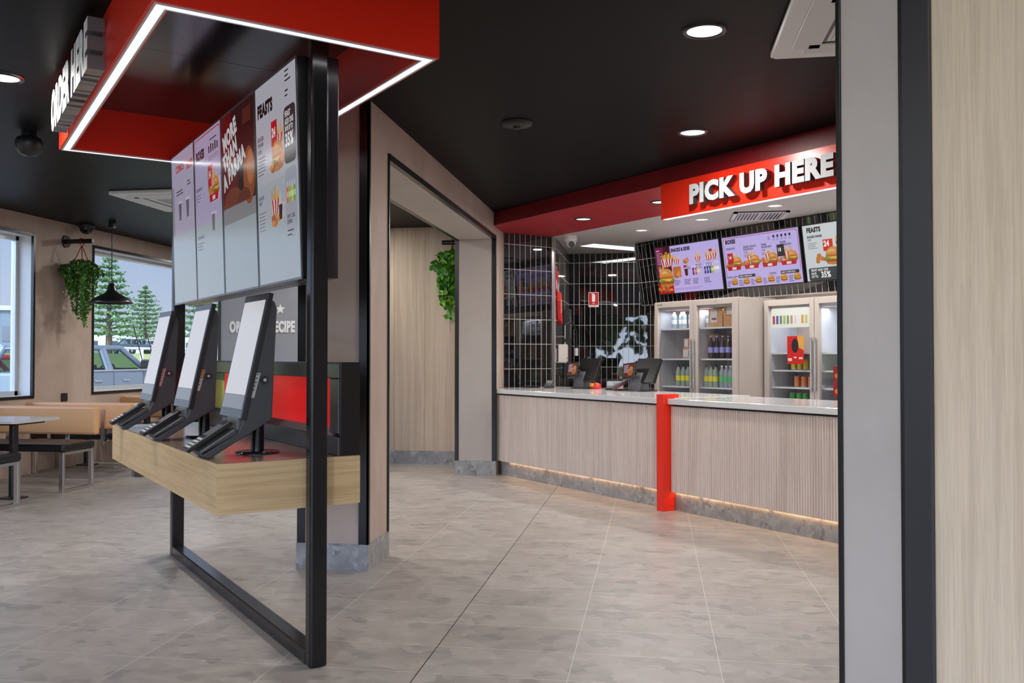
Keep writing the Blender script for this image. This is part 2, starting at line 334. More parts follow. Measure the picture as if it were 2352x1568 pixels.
# shopfront behind the camera
m = MB(); wf = [(-6.6, -3.6), (-3.2, -.2), (.2, 3.2), (3.6, 6.4)]; x = -7.4
for a, b in wf: m.box(x, a, -4.4, -4.2, 0, 3.0).box(a, b, -4.4, -4.2, 0, .25).box(a, b, -4.4, -4.2, 2.77, 3.0); x = b
m.box(x, 7, -4.4, -4.2, 0, 3.0); struct(m.build('wall_front', PLA))
for i, (a, b) in enumerate(wf):
    m = MB().box(a, a+.05, -4.36, -4.28, .25, 2.77).box(b-.05, b, -4.36, -4.28, .25, 2.77).box(a, b, -4.36, -4.28, .25, .3).box(a, b, -4.36, -4.28, 2.72, 2.77)
    r = struct(m.build('window_%d' % (i+5), BLK)); MB().box(a+.05, b-.05, -4.33, -4.322, .3, 2.72).build('pane', GLASS, r)
struct(MB().box(7.0, 7.2, -4.4, 16.2, 0, 3.0).build('wall_right', PLA))
struct(MB().box(-7.4, 7, 16.0, 16.2, 0, 3.0).build('wall_back', PLA))
struct(MB().box(-1.0065, -1.0025, -4.2, 9.40, -.001, .0009).build('trim_12', BLK))
# arch wall (pillar, header, far column, run-on past the counter)
XA, XB = -1.80, -2.255
m = MB().box(XB, XA, 5.495, 5.93, 0, 3.0).box(XB, XA, 5.93, 10.12, 2.71, 3.0).box(XB, XA, 10.12, 11.75, 0, 3.0)
struct(m.build('wall_middle', PLA))
PALE = plaster('pale_lit_plaster', (.50, .45, .41), (.45, .40, .365)); struct(MB().box(XB+.03, XA-.02, 5.942, 10.108, 2.702, 2.7098).box(XB+.02, XA-.02, 10.112, 10.1195, .166, 2.70).build('wall_arch_lit_skin', PALE))  # pale skin on soffit and jamb; corridor light put into its colour
m = MB(); t = .012
m.box(XA-.052, XA+t, 5.495-t, 5.495, .165, 3.0).box(XA, XA+t, 5.495-t, 5.52, .165, 3.0)
m.box(XB-.006, XB+.045, 5.495-t, 5.495, .165, 3.0); struct(m.build('trim_1', BLK))
m = MB(); q = .035
m.box(XA-.03, XA+t, 5.93-q+.03, 5.93+.012, .165, 2.71+q).box(XA-.03, XA+t, 5.93, 10.12, 2.70, 2.71+q).box(XA-.035, XA+t, 10.108, 10.12+q, .165, 2.71+q)
m.box(XB-t, XB+.03, 5.93-q, 5.942, .165, 2.71+q).box(XB-t, XB+.03, 5.93, 10.12, 2.70, 2.71+q).box(XB-t, XB+.035, 10.108, 10.12+q, .165, 2.71+q)
struct(m.build('trim_2', BLK))
m = MB(); s_ = .012
m.box(XB-s_, XA+s_, 5.495-s_, 5.93+s_, 0, .165); struct(m.build('baseboard_middle', SKIRT))
m = MB().box(XB-s_, XA+s_, 10.12-s_, 10.27, 0, .165).box(XB-s_, XB, 10.12, 11.06, 0, .165); struct(m.build('baseboard_arch', SKIRT))
# timber wall seen through the arch
m = MB(); 
for i in range(8): m.box(-4.9+i*.405, -4.9+(i+1)*.405-.003, 11.1, 11.2, .165, 3.0)
m.box(-4.9, -1.7, 11.105, 11.2, .165, 3.0); struct(m.build('wall_timber', ASH)); struct(MB().box(-4.9, -1.8, 11.088, 11.2, 0, .165).build('baseboard_timber', SKIRT))
struct(MB().box(XB-.004, XB, 10.2, 11.05, .165, 3.0).build('trim_3', PLA))
# grey lettered wall beyond the dining side
gw = MB().box(-4.735, -3.1, 9.3, 9.45, 0, 3.0).build('wall_grey', GREYP); struct(gw)
struct(MB().box(-4.755, -4.73, 9.285, 9.46, 0, 3.0).build('trim_4', BLK))
t = thing('wall_lettering', 'white raised star and ORIGINAL RECIPE lettering on the grey wall', 'sign', (-4.0, 9.3, 1.4))
cv = Canvas((-.05-.62-.35+.03-.4+.75, -.004, .0), (1, 0, 0), (0, 0, 1), False)
cx = .65+.0
cv.o = Vector((-.67-.02, -.003, 0)); cc = .655
cv.star(cc, .475, .058, (.93, .93, .92)); cv.build('star', t)
def raised(txt, size, depth, bold, sx, col_m, parent, M, name='letter', side=None):
    vs, fs = textmesh(txt, bold, .5); k = size/.70
    bm = bmesh.new(); bv = [bm.verts.new((q[0]*k*sx, q[1]*k, q[2]*depth)) for q in vs]
    for f in fs:
        try: bm.faces.new([bv[i] for i in f])
        except ValueError: pass
    bmesh.ops.remove_doubles(bm, verts=bm.verts, dist=1e-6)
    seen = set(); isl = []
    for v in bm.verts:
        if v.index < 0: pass
    bm.verts.ensure_lookup_table(); bm.verts.index_update()
    for v in bm.verts:
        if v.index in seen: continue
        st = [v]; comp = []; seen.add(v.index)
        while st:
            a = st.pop(); comp.append(a)
            for e2 in a.link_edges:
                b = e2.other_vert(a)
                if b.index not in seen: seen.add(b.index); st.append(b)
        isl.append(comp)
    isl.sort(key=lambda c_: min(q.co.x for q in c_)); out = []
    for comp in isl:
        ids = {v.index: i for i, v in enumerate(comp)}; mb = MB(); fset = {f for v in comp for f in v.link_faces}
        vv = [M @ v.co for v in comp]; ff = [[ids[v.index] for v in f.verts] for f in fset]
        for f2 in ff: mb.f.append(f2); mb.m.append(0); mb.sm.append(False)
        mb.v = [tuple(q) for q in vv]
        if side:
            for i2, f3 in enumerate(fset): mb.m[i2] = 0 if abs(f3.normal.z) > .7 else 1
            out.append(mb.build(name, [col_m, side], parent))
        else: out.append(mb.build(name, col_m, parent))
    bm.free(); return out
LETW = mat('sign_letter_white', (.58, .58, .60), .5, emit=(.95, .95, 1), es=.08)
raised('ORIGINAL RECIPE', .112, .012, .055, .55, mat('lettering_white', (.74, .74, .73), .5), t, Matrix.Translation((-.62, -.008, .228)) @ Matrix.Rotation(PI/2, 4, 'X'))
raised('1940', .078, .012, .03, .7, mat('lettering_white'), t, Matrix.Translation((-.26, -.008, .07)) @ Matrix.Rotation(PI/2, 4, 'X'), 'numeral')
# kitchen shell
K1 = 5.39
m = MB().box(4.42, 5.105, K1, K1+.12, 0, 2.85); uvs(m, 'wall_tiled', PLA)
def tilewall(name, u0, v0, length, z0, z1, loc=None, rz=0, tilt=0, parent=None, back=.01):
    # tiles face local -x, local y along the wall
    mb = MB().box(0, back, 0, length, z0, z1); o = mb.build(name, TILE, parent, loc=loc, rz=None if loc is None else rz); return o
p0 = w(K1, 4.40); o = MB().box(0, .012, 0, .705, .9, 2.85).build('wall_tile_end', TILE); o.location = (*w(K1, 4.40)[:2], 0); o.rotation_euler = (0, 0, TH-PI/2+0); struct(o)
# side wall of the kitchen recess
struct(MB().box(-1.55, -1.235, 11.16, 13.1, 0, 2.85).build('wall_recess', PLA))
o = MB().box(-.0, .012, 0, 1.95, .9, 2.85).build('wall_tile_recess', TILE); o.location = (-1.232, 11.17, 0); struct(o)
p = w(K1, 5.105); struct(MB().box(5.10, 5.135, K1-.03, K1+.02, .98, 2.85).build('trim_5', CHROME, loc=w(0, 0), rz=TH))
struct(MB().box(-1.6, 6.9, 13.06, 13.25, 0, 3.0).build('wall_kitchen', BLK))
o = MB().box(-.012, 0, 0, 3.6, .0, 2.85).build('wall_tile_back', TILE); o.location = (-1.22+3.6, 13.05, 0); o.rotation_euler = (0, 0, PI/2); struct(o)
# wall behind the fridges, menu bulkhead
uvs(MB().box(6.66, 6.8, -3.4, 5.22, 0, 2.85), 'wall_fridges', PLA)
o = MB().box(-.0, .12, -3.0, 5.30, 0, .815, 0).build('wall_menu', [TILE]); o.location = w(0, 6.53, 2.035); o.rotation_euler = (0, -.157, TH); struct(o)
o = MB().box(-.012, .14, 5.30, 5.315, -.012, .815).box(-.012, .14, -3.0, 5.3, -.014, -.001).build('trim_6', CHROME); o.location = w(0, 6.53, 2.035); o.rotation_euler = (0, -.157, TH); struct(o)
# kitchen ceiling, red soffit, fascia
def upoly(pts, z0, z1, name, m_): return uvs(MB().prism(pts, 'z', z0, z1), name, m_)
upoly([(5.105, 9.2), (5.105, -3.6), (8.6, -3.6), (8.6, 9.2)], 2.85, 2.9, 'ceiling_kitchen', KWHITE)
def uAt(v, X=XA): return (X-O[0]-v*V[0])/U[0]
upoly([(4.0, uAt(4.0)+.005), (5.105, uAt(5.105)), (5.105, -3.6), (4.0, -3.6)], 2.85, 2.995, 'ceiling_soffit', CRIM)
upoly([(3.985, uAt(3.985)), (4.0, uAt(4.0)), (4.0, -3.6), (3.985, -3.6)], 2.85, 2.998, 'trim_7', CRIMD)
# foreground partition at the right, parallel to the counter
PV = .685; PU = [-2.186, -2.200, -2.373, -2.388, -2.463]
def part(a, b, d0, d1, name, m_, bev=0): return uvs(MB().box(PV+d0, PV+d1, b, a, 0, 2.998), name, m_, bev)
part(PU[0], PU[1], -.006, .15, 'trim_8', BLK, .001)
part(PU[1], PU[2], 0, .15, 'wall_partition', plaster('pale_plaster', (.60, .545, .505), (.53, .475, .435)))
part(PU[2], PU[3], -.004, .1, 'trim_9', BLK, .001)
part(PU[3], PU[4], -.012, .1, 'trim_10', mat('grey_black_trim', (.035, .035, .04), .35), .002)
part(PU[4], PU[4]-1.6, 0, .15, 'wall_partition_timber', wood('pale_oak_panel', (.84, .69, .51), (.71, .57, .41), 'z', .5, 1.6))

# ================================================================== DOWNLIGHTS
def downlight(x, y, z, r, P, label, group=None, rim=BLK, disc=True, power=DOWN_W, off=False):
    t = thing('downlight', label, 'downlight', (x, y, z), 0, group)
    MB().lathe([(r*.92, -.006), (r*1.02, -.012), (r*1.16, -.010), (r*1.2, -.001)], n=32).build('trim_ring', rim, t)
    MB().lathe([(0.0001, -.004), (r*.93, -.004)], n=32).build('diffuser', DISC, t, recalc=False)
    ld = bpy.data.lights.new('downlight_lamp', 'AREA'); ld.shape = 'DISK'; ld.size = r*1.7; ld.energy = power; ld.color = P
    lo = bpy.data.objects.new('downlight_lamp', ld); C.objects.link(lo); lo.parent = t; lo.location = (0, 0, -.016)
    return t
WM = (1, .965, .915)
G1 = 'round downlights in the black ceiling'
downlight(.254, 4.61, 3.0, .095, WM, 'large round downlight in the black ceiling, nearest the air conditioning cassette', G1)
downlight(.282, 6.69, 3.0, .095, WM, 'round downlight in the black ceiling above the red pick up sign', G1)
downlight(-3.79, 4.74, 3.0, .095, WM, 'round downlight at the left edge beside the red canopy', G1)
for (x, y) in [(-4.6, 1.2), (-4.6, -2), (-1.2, 1.0), (-1.2, -2.2), (2.0, .6), (2.2, -2.2), (5.0, 0), (4.6, 4.6), (-5.9, 4.0), (-3.2, 8.2), (-3.0, 6.9), (-4.3, 12.2), (-6.2, 14.2), (-5.7, 11.2), (-3.9, 10.2)]:  # unseen downlights added to brighten the room, corridor and dining side
    downlight(x, y, 3.0, .095, WM, 'round downlight added to the black ceiling out of view to brighten the room', 'added ceiling downlights out of view')
G2 = 'small downlights in the white kitchen ceiling'
for (x, y), l in zip([(-.144, 10.69), (.518, 9.95), (1.18, 9.15)], ['small downlight in the white kitchen ceiling, leftmost of three', 'small downlight in the white kitchen ceiling, middle one left of the vent grille', 'small downlight in the white kitchen ceiling, between sign and vent grille']):
    downlight(x, y, 2.85, .07, (1, .97, .93), l, G2, WHITE, power=14)
for k in range(1, 4): downlight(1.18+.66*k, 9.15-.78*k, 2.85, .07, (1, .97, .93), 'small downlight in the white kitchen ceiling hidden behind the partition', 'kitchen downlights out of view', WHITE, power=14)
G3 = 'downlights in the crimson soffit'
downlight(-.756, 9.72, 2.85, .085, WM, 'round downlight in the crimson soffit over the left end of counter', G3, power=12)
downlight(.062, 8.77, 2.85, .085, WM, 'downlight in the crimson soffit half hidden by the pick up sign', G3, power=12)
# troffer in kitchen ceiling
t = thing('panel_light', 'long white linear light panel in the kitchen ceiling above tiled corner', 'ceiling light', (-.80, 11.80, 2.85), TH)
MB().box(0, 1.3, -.02, .30, -.012, -.001).build('frame', WHITE, t); MB().box(.02, 1.28, 0, .28, -.016, -.012).build('diffuser', DISC, t)
ld = bpy.data.lights.new('panel_lamp', 'AREA'); ld.shape = 'RECTANGLE'; ld.size = 1.2; ld.size_y = .26; ld.energy = 14; lo = bpy.data.objects.new('panel_lamp', ld); C.objects.link(lo); lo.parent = t; lo.location = (.65, .14, -.02)

# ================================================================== AC CASSETTES, VENT, SENSORS
def cassette(loc, rz, label, s=1.05):
    t = thing('air_conditioner', label, 'air conditioner', loc, rz, 'white ceiling cassette air conditioners')
    MB().prism([(.03, 0), (s-.03, 0), (s, .03), (s, s-.03), (s-.03, s), (.03, s), (0, s-.03), (0, .03)], 'z', -.035, -.001).build('panel', WHITE, t, bev=.008)
    for k in range(4):
        M = Matrix.Translation((s/2, s/2, 0)) @ Matrix.Rotation(k*PI/2, 4, 'Z') @ Matrix.Translation((-s/2, -s/2, 0))
        MB().box(.17, s-.17, .235, .25, -.038, -.035, 0, M).build('air_slot', BLK, t)
        MB().box(.17, s-.17, .09, .232, -.043, -.034, 0, M).build('louvre', mat('louvre_white', (.62, .62, .61), .4), t, bev=.004)
    m = MB().box(.27, s-.27, .27, s-.27, -.040, -.034); m.build('grille_cover', WHITE, t, bev=.003)
    m = MB()
    for i in range(13):
        for j in range(3): m.box(.33+i*.030, .345+i*.030, .33+j*.14, .33+j*.14+.125, -.0415, -.0395)
    m.build('grille_slots', BLK, t)
    return t
cassette((.622, 4.0, 3.0), 0, 'white ceiling cassette air conditioner cut off at the top right by the partition', 1.02)
cassette((-5.36, 8.15, 3.0), 0, 'white ceiling cassette air conditioner beyond the hanging menu screens', 1.12)
t = thing('vent_grille', 'white square ceiling vent with black slats in the kitchen ceiling', 'vent', (.815, 9.50, 2.85))
MB().box(0, .56, 0, .56, -.01, -.001).build('backing', BLK, t)
MB().box(0, .56, 0, .04, -.016, 0).box(0, .56, .52, .56, -.016, 0).box(0, .04, 0, .56, -.016, 0).box(.52, .56, 0, .56, -.016, 0).box(.275, .285, 0, .56, -.014, 0).build('frame', WHITE, t)
for i in range(14):
    MB().box(.055+i*.034, .068+i*.034, .04, .52, -.015, -.009).build('slat', WHITE, t)
def dome(loc, r, label, nm='security_camera', cat='camera'):
    t = thing(nm, label, cat, loc); MB().lathe([(r, -.001), (r, -.03), (r*.9, -.035)], n=24).lathe([(.0001, -.035), (r*.9, -.035)], n=24).build('mount', BLK, t)
    MB().lathe([(r*.85*math.cos(a), -.035-r*.85*math.sin(a)) for a in [k*PI/16 for k in range(8)]]+[(.0001, -.035-r*.85)], n=24).build('dome', mat('dome_black', (.01, .01, .012), .1), t); return t
dome((-7.0, 10.23, 3.0), .10, 'small black dome camera on the ceiling above the left hanging plant')
t = thing('ceiling_speaker', 'black pendant speaker hanging from the ceiling left of the canopy', 'speaker', (-4.54, 5.95, 3.0))
MB().tube((0, 0, -.001), (0, 0, -.03), .05).build('mount', BLK, t); MB().lathe([(.06, -.03), (.085, -.045), (.095, -.08), (.085, -.13), (.055, -.165), (.0001, -.175)], n=24).build('body', mat('speaker_black', (.015, .015, .016), .45), t)
t = thing('smoke_detector', 'flat black round detector in the middle of the black ceiling', 'detector', (-.95, 6.23, 3.0))
MB().lathe([(.11, -.001), (.105, -.02), (.06, -.03), (.0001, -.032)], n=28).build('body', mat('detector_black', (.015, .015, .015), .5), t); MB().lathe([(.03, -.03), (.028, -.045), (.0001, -.047)], n=16).build('sensor', BLK, t)
# turret camera, white
t = thing('security_camera', 'white turret security camera on the kitchen ceiling by the tiled corner', 'camera', (-1.02, 11.1, 2.85))
MB().lathe([(.085, -.001), (.085, -.04), (.07, -.075), (.0001, -.08)], n=24).build('housing', WHITE, t)
mm = MB(); mm.lathe([(.06*math.sin(a), -.06*math.cos(a)) for a in [k*PI/12 for k in range(1, 13)]], n=20, cz=-.085); mm.build('ball', WHITE, t)
MB().tube((.01, -.03, -.10), (.018, -.066, -.115), .038, 20).build('lens', DUCO, t)

# ================================================================== KIOSK CANOPY
u0, u1, v0, v1, zb = -.185, 2.735, -.70, .53, 2.70; tk = .075
t = uvt('canopy', 'large red rectangular canopy with white light strip above the self-order screens', 'canopy', 0, 0, 0)
m = MB().box(v0, v0+tk, u0, u1, zb, 3.0).box(v1-tk, v1, u0, u1, zb, 3.0).box(v0+tk, v1-tk, u0, u0+tk, zb, 3.0).box(v0+tk, v1-tk, u1-tk, u1, zb, 3.0); m.build('fascia', RED, t)
m = MB().box(v0+tk, v1-tk, u0+tk, 1.27, 2.985, 2.998).box(v0+tk, v1-tk, 1.274, u1-tk, 2.985, 2.998); m.build('soffit', CEILG, t)
def ring(mb, i, o_, z0, z1):
    mb.box(v0+i, v0+o_, u0+i, u1-i, z0, z1).box(v1-o_, v1-i, u0+i, u1-i, z0, z1).box(v0+o_, v1-o_, u0+i, u0+o_, z0, z1).box(v0+o_, v1-o_, u1-o_, u1-i, z0, z1); return mb
ring(ring(MB(), .012, .020, zb-.006, zb-.0005), .058, .066, zb-.006, zb-.0005).build('strip_channel', ALU, t)
ring(MB(), .020, .058, zb-.004, zb-.0008).build('light_strip', LED, t)
for (a, b, c, d) in [(v0+.04, (u0+u1)/2, .03, u1-u0-.2), (v1-.04, (u0+u1)/2, .03, u1-u0-.2), ((v0+v1)/2, u0+.04, v1-v0-.2, .03), ((v0+v1)/2, u1-.04, v1-v0-.2, .03)]:
    ld = bpy.data.lights.new('strip_lamp', 'AREA'); ld.shape = 'RECTANGLE'; ld.size = c; ld.size_y = d; ld.energy = .7*max(c, d); lo = bpy.data.objects.new('strip_lamp', ld); C.objects.link(lo); lo.parent = t; lo.location = (a, b, zb-.008)
t = uvt('order_here_sign', 'raised white ORDER HERE letters on the left side of the red canopy', 'sign', 0, v0, 0)
M = Matrix.Translation((-.052, 2.30, 2.715)) @ Matrix(((0, 0, -1, 0), (-1, 0, 0, 0), (0, 1, 0, 0), (0, 0, 0, 1)))
raised('ORDER HERE', .215, .075, .06, .76, LETW, t, M, side=mat('letter_side', (.20, .20, .205), .15))

# ================================================================== KIOSK FRAME, TABLE
t = uvt('steel_stand', 'tall black box-steel frame carrying the kiosk table and menu screens', 'stand', 0, 0, 0)
MB().box(0, .08, 0, .065, 0, 2.999).build('post', STEEL, t, bev=.011)
MB().box(0, .08, 2.645, 2.71, 0, 2.66).build('post', STEEL, t, bev=.007)
MB().box(.001, .079, .065, 2.645, 0, .068).build('bottom_rail', STEEL, t, bev=.007)
MB().box(.058, .079, .065, 2.645, 1.72, 1.78).build('cross_rail', STEEL, t, bev=.004)
t = uvt('kiosk_table', 'thick oak-faced bench top fixed through the black frame, holding three kiosks', 'table', 0, 0, 0)
m = MB().prism([(-.38, .085), (.268, .085), (.268, 2.64), (-.38, 2.64)], 'z', .685, .9)
o = m.build('table_body', [OAKX, OAKT], t, bev=.001)
for p_ in o.data.polygons:
    if abs(p_.normal.x) > .5: p_.material_index = 1
MB().box(-.372, .26, .093, 2.632, .8995, .9025).build('table_top', mat('dark_oak_top', (.27, .185, .135), .2, 0, .8), t)
# ---- portrait menu screens
def portrait(i, title):
    t = uvt('menu_screen', title, 'screen', .11+.622*i, -.0, 1.698, 'portrait menu screens above the kiosks', -.032)
    W, Hh = .616, 1.0
    MB().box(-.0, .055, 0, W, 0, Hh).build('housing', SCRB, t, bev=.003)
    MB().box(-.003, .004, .001, W-.001, .001, .012).box(-.003, .004, .001, W-.001, Hh-.012, Hh-.001).box(-.003, .004, .001, .012, .012, Hh-.012).box(-.003, .004, W-.012, W-.001, .012, Hh-.012).build('bezel', mat('bezel_grey', (.2, .2, .21), .25, .6), t)
    c = Canvas((-.0015, W-.012, .012), (0, -1, 0), (0, 0, 1), True, .50); return t, c, W-.024, Hh-.024
WH = (.84, .83, .90); LAV = (.76, .72, .86); BK = (.07, .07, .08); RD = (.80, .06, .10)
t, c, W, Hh = portrait(0, 'portrait menu screen headed FEASTS, nearest the steel post'); c.rect(0, 0, W, Hh, (.80, .80, .85)); c.rect(0, 0, W, Hh*.5, (.76, .78, .82)); c.rect(0, 0, W, Hh*.3, (.73, .77, .80))  # paler lower bands: window reflection on the glass put into the page colour
c.text('FEASTS', .03, Hh-.150, .058, BK, .07, .8); c.fries(.335, Hh-.36, .12); c.rect(.235, Hh-.33, .32, Hh-.21, RD); c.text('24', .245, Hh-.285, .042, (1, 1, 1), .05, .8); c.burger(.32, Hh-.45, .15); c.nuggets(.25, Hh-.46, .11); c.wing(.38, Hh-.45, .11)
c.text('BURGER', .03, Hh-.27, .02, BK); c.text('DINNER', .03, Hh-.298, .02, BK); c.text('24.95', .03, Hh-.33, .02, BK); c.lines(.03, Hh-.355, .12, 6, .017, (.5, .5, .52))
c.text('BURGER', .03, Hh-.56, .018, (.35, .35, .37)); c.text('FEAST', .03, Hh-.585, .018, (.35, .35, .37)); c.lines(.03, Hh-.63, .12, 6, .017, (.55, .55, .57)); c.fries(.28, Hh-.66, .12); c.nuggets(.3, Hh-.72, .15); c.cup(.36, Hh-.69, .09)
c.lines(.46, Hh-.03, .08, 3, .022, BK); c.lines(.46, Hh-.12, .05, 2, .022, BK)
c.rrect(.435, Hh-.45, W+.0, Hh-.19, .03, (.2, .2, .22)); c.text('FEAST', .45, Hh-.235, .026, (1, 1, 1), .03, .75); c.text('ADD ONS', .45, Hh-.27, .026, (1, 1, 1), .03, .66); c.text('SAVE UP TO', .45, Hh-.30, .022, (1, 1, 1), .03, .6); c.text('35%', .45, Hh-.37, .058, (1, 1, 1), .04, .75)
c.rrect(.44, .22, W, Hh-.47, .03, (.72, .73, .78))
for k, cl in enumerate([(.9, .5, .4), (.6, .8, .3), (.95, .8, .3), (.4, .75, .5)]): c.bottle(.465+k*.032, Hh-.63, .1, cl)
c.text('ANY 1.25L', .455, Hh-.70, .018, BK); c.text('DRINK', .455, Hh-.725, .018, BK); c.lines(.455, Hh-.76, .1, 2, .02, BK)
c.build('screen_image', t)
t, c, W, Hh = portrait(1, 'portrait menu screen with MORE THAN A PARMA on dark food photo'); c.rect(0, 0, W, Hh, (.70, .74, .77)); c.rect(0, Hh*.38, W, Hh*.5, (.58, .58, .60)); c.rect(0, Hh*.47, W, Hh, (.20, .09, .10))  # pale lower block and grey step: window reflection painted into the image
c.poly([(0, Hh*.47), (W*.55, Hh*.47), (W*.30, Hh), (0, Hh)], (.42, .07, .09)); c.ell(W*.82, .58, .10, .15, (.62, .32, .15)); c.ell(W*.86, .62, .06, .09, (.75, .48, .28)); c.ell(W*.32, Hh*.47, .18, .10, (.50, .25, .18), 0, 180); c.ell(W*.66, Hh*.47, .12, .07, (.42, .22, .16), 0, 180); c.rect(W*.66, Hh-.12, W*.9, Hh-.04, (.36, .17, .12))
for k, s_t in enumerate(['MORE', 'THAN', 'A PARMA']): c.text(s_t, .03, Hh-.20-.108*k, .082, (.9, .9, .92), .06, .80, 0, .30)
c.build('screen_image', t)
t, c, W, Hh = portrait(2, 'portrait menu screen headed BOXES with pale lilac page'); c.rect(0, 0, W, Hh, (.73, .77, .80)); c.rect(0, Hh*.45, W, Hh, LAV); c.rrect(.012, .5, W-.012, Hh-.012, .03, RD); c.rrect(.018, .5, W-.018, Hh-.018, .028, LAV)  # pale grey lower part: the window's reflection drawn into the page
c.text('BOXES', .04, Hh-.14, .05, BK, .07, .8); c.lines(.36, Hh-.07, .18, 1, .02, BK)
for k in range(5): c.rect(.33+k*.045, Hh-.14, .352+k*.045, Hh-.10+.01*(k % 2), BK)
for k in range(5): c.lines(.33+k*.045, Hh-.17, .035, 2, .014, (.4, .4, .45))
c.rect(.31, Hh-.34, .40, Hh-.21, RD); c.text('14', .32, Hh-.29, .045, (1, 1, 1), .03, .8); c.meal(.44, Hh-.42, .15); c.cup(.42, Hh-.60, .12, (.5, .47, .5)); c.text('BURGER BOX', .05, Hh-.33, .018, BK); c.lines(.05, Hh-.36, .14, 3, .018, (.5, .5, .55)); c.text('CRUNCH BOX', .05, Hh-.62, .018, BK); c.lines(.05, Hh-.65, .14, 3, .018, (.5, .5, .55))
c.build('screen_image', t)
t, c, W, Hh = portrait(3, 'portrait menu screen with a narrow side column, farthest from the steel post'); c.rect(0, 0, W, Hh, (.73, .77, .80)); c.rect(0, Hh*.45, W, Hh, (.76, .72, .83)); c.rect(0, .45, .06, Hh-.2, (.62, .61, .66))  # lower part washed pale as a painted window reflection
c.text('COMBOS', .12, Hh-.12, .045, RD, .04, .8)
for k in range(4): c.rect(.42+k*.04, Hh-.14, .445+k*.04, Hh-.09, RD)
c.lines(.12, Hh-.25, .2, 2, .02, BK); c.cup(.22, Hh-.44, .14, (.45, .42, .46)); c.cup(.42, Hh-.44, .14, (.45, .42, .46)); c.lines(.42, Hh-.22, .1, 2, .02, BK)
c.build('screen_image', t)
# rear screens on the other side of the frame
for i in range(4):
    t = uvt('rear_screen', 'black rear-facing screen behind the portrait menus, %s' % ['nearest the steel post', 'second from the steel post', 'third from the steel post', 'farthest from the steel post'][i], 'screen', .085+.63*i, .084, 1.706)
    MB().box(0, .074, 0, .625, 0, 1.0).build('housing', mat('rear_screen_black', (.03, .022, .03), .25), t, bev=.003); MB().box(.074, .077, .01, .61, .01, .99).build('bezel', BLK, t)

# ---- self-order terminals
def terminal():
    t = uvt('self_order_kiosk', '', 'kiosk', 0, 0, .9025, 'self-order kiosks on the oak table')
    W = .35
    prof = [(-.094, .715), (-.072, .70), (-.062, .672), (-.082, .165), (-.363, -.0005), (-.392, .020), (-.236, .110), (-.224, .135), (-.212, .18)]
    MB().prism([(-.094, .715), (-.072, .70), (-.062, .672), (-.082, .165), (-.19, .102), (-.222, .14), (-.212, .18)], 'y', .01, W-.01).build('body', DGREY, t, bev=.006)
    MB().prism([(-.10, .154), (-.363, -.0005), (-.392, .020), (-.236, .110), (-.224, .14), (-.15, .16)], 'y', .0098, .195).build('arm', DGREY, t, bev=.005)
    # side tray lip
    mat('tray_grey', (.13, .13, .135), .35); MB().prism([(-.398, .024), (-.401, .034), (-.25, .128), (-.236, .108)], 'y', .006, .20).build('tray', DGREY, t, bev=.004)
    A = Vector((-.228, .17)); B = Vector((-.105, .743)); d = (B-A).normalized(); n = Vector((-d.y, d.x))
    P4 = [A-n*.0, B, B-n*.026, A-n*.026]
    if True: P4 = [A, B, B+Vector((.0255, -.005)), A+Vector((.0255, -.005))]
    MB().prism([tuple(q) for q in P4], 'y', 0, W).build('display_housing', mat('display_black', (.022, .022, .025), .3), t, bev=.004)
    Lh = (B-A).length; nn = Vector((-d.y, 0, d.x)) 
    org = Vector((A.x, W, A.y))+Vector((-d.y, 0, d.x))*.0006
    c = Canvas(tuple(org), (0, -1, 0), (d.x, 0, d.y), True, .66)
    c.rrect(.004, .004, W-.004, Lh-.004, .008, (.10, .10, .11)); c.up(.0004); c.rect(.014, .11, W-.014, Lh-.035, (.88, .87, .88)); c.rect(.014, .045, W-.014, .108, (.50, .51, .53)); c.rect(.1, Lh-.022, .106, Lh-.016, (.4, .4, .4))
    c.build('display_glass', t)
    # neck under the display
    MB().box(-.236, -.20, .03, .19, .112, .175).build('neck', mat('tray_grey'), t, bev=.006)
    # card pinpad lying on tray
    dd = Vector((-.400-(-.255), .048-.138)); ln = dd.length; dd.normalize()
    M = Matrix(((-dd.x, 0, -(-dd.y)*-1*-1, -.395), (0, 1, 0, .13), (-dd.y, 0, -dd.x, .056), (0, 0, 0, 1)))
    sl_ = math.atan2(.090, .145); M = Matrix.Translation((-.438, .052, .026)) @ Matrix.Rotation(-sl_, 4, 'Y')
    pp = MB().box(0, .225, 0, .098, 0, .020, 0, M).build('card_reader', BPL, t, bev=.004)
    m = MB()
    for a in range(4):
        for b in range(3): m.box(.014+a*.020, .026+a*.020, .011+b*.027, .029+b*.027, .0202, .0225, 0, M)
    m.build('keys', mat('key_white', (.75, .75, .75), .4), pp)
    MB().box(.11, .19, .012, .086, .0202, .0215, 0, M).build('reader_screen', mat('reader_screen', (.25, .26, .27), .1), pp)
    m = MB().tube((-.10, .17, 0.0), (-.10, .17, .19), .030, 24); m.build('stem', DUCO, t)
    MB().lathe([(.102, 0), (.102, .004), (.096, .009), (.0001, .010)], -.10, .17, 40).build('base_plate', mat('base_black', (.02, .018, .022), .12), t)
    # lock, sticker, side panel
    MB().tube((-.122, .0105, .345), (-.122, -.006, .345), .016, 20).build('lock', BPL, t); MB().tube((-.122, -.006, .345), (-.122, -.009, .345), .008, 14).build('keyhole', CHR2, t)
    return t
k1 = terminal(); k1.location = w(.26, 0, .9025); k1['label'] = 'charcoal self-order kiosk with tilted tall display, nearest of the three'
k2 = copy_tree(k1); k2.location = w(1.255, .005, .9025); k2['label'] = 'charcoal self-order kiosk with tilted tall display, middle of the three'
k3 = copy_tree(k1); k3.location = w(2.2, 0, .9025); k3['label'] = 'charcoal self-order kiosk with tilted tall display, farthest and leftmost of three'
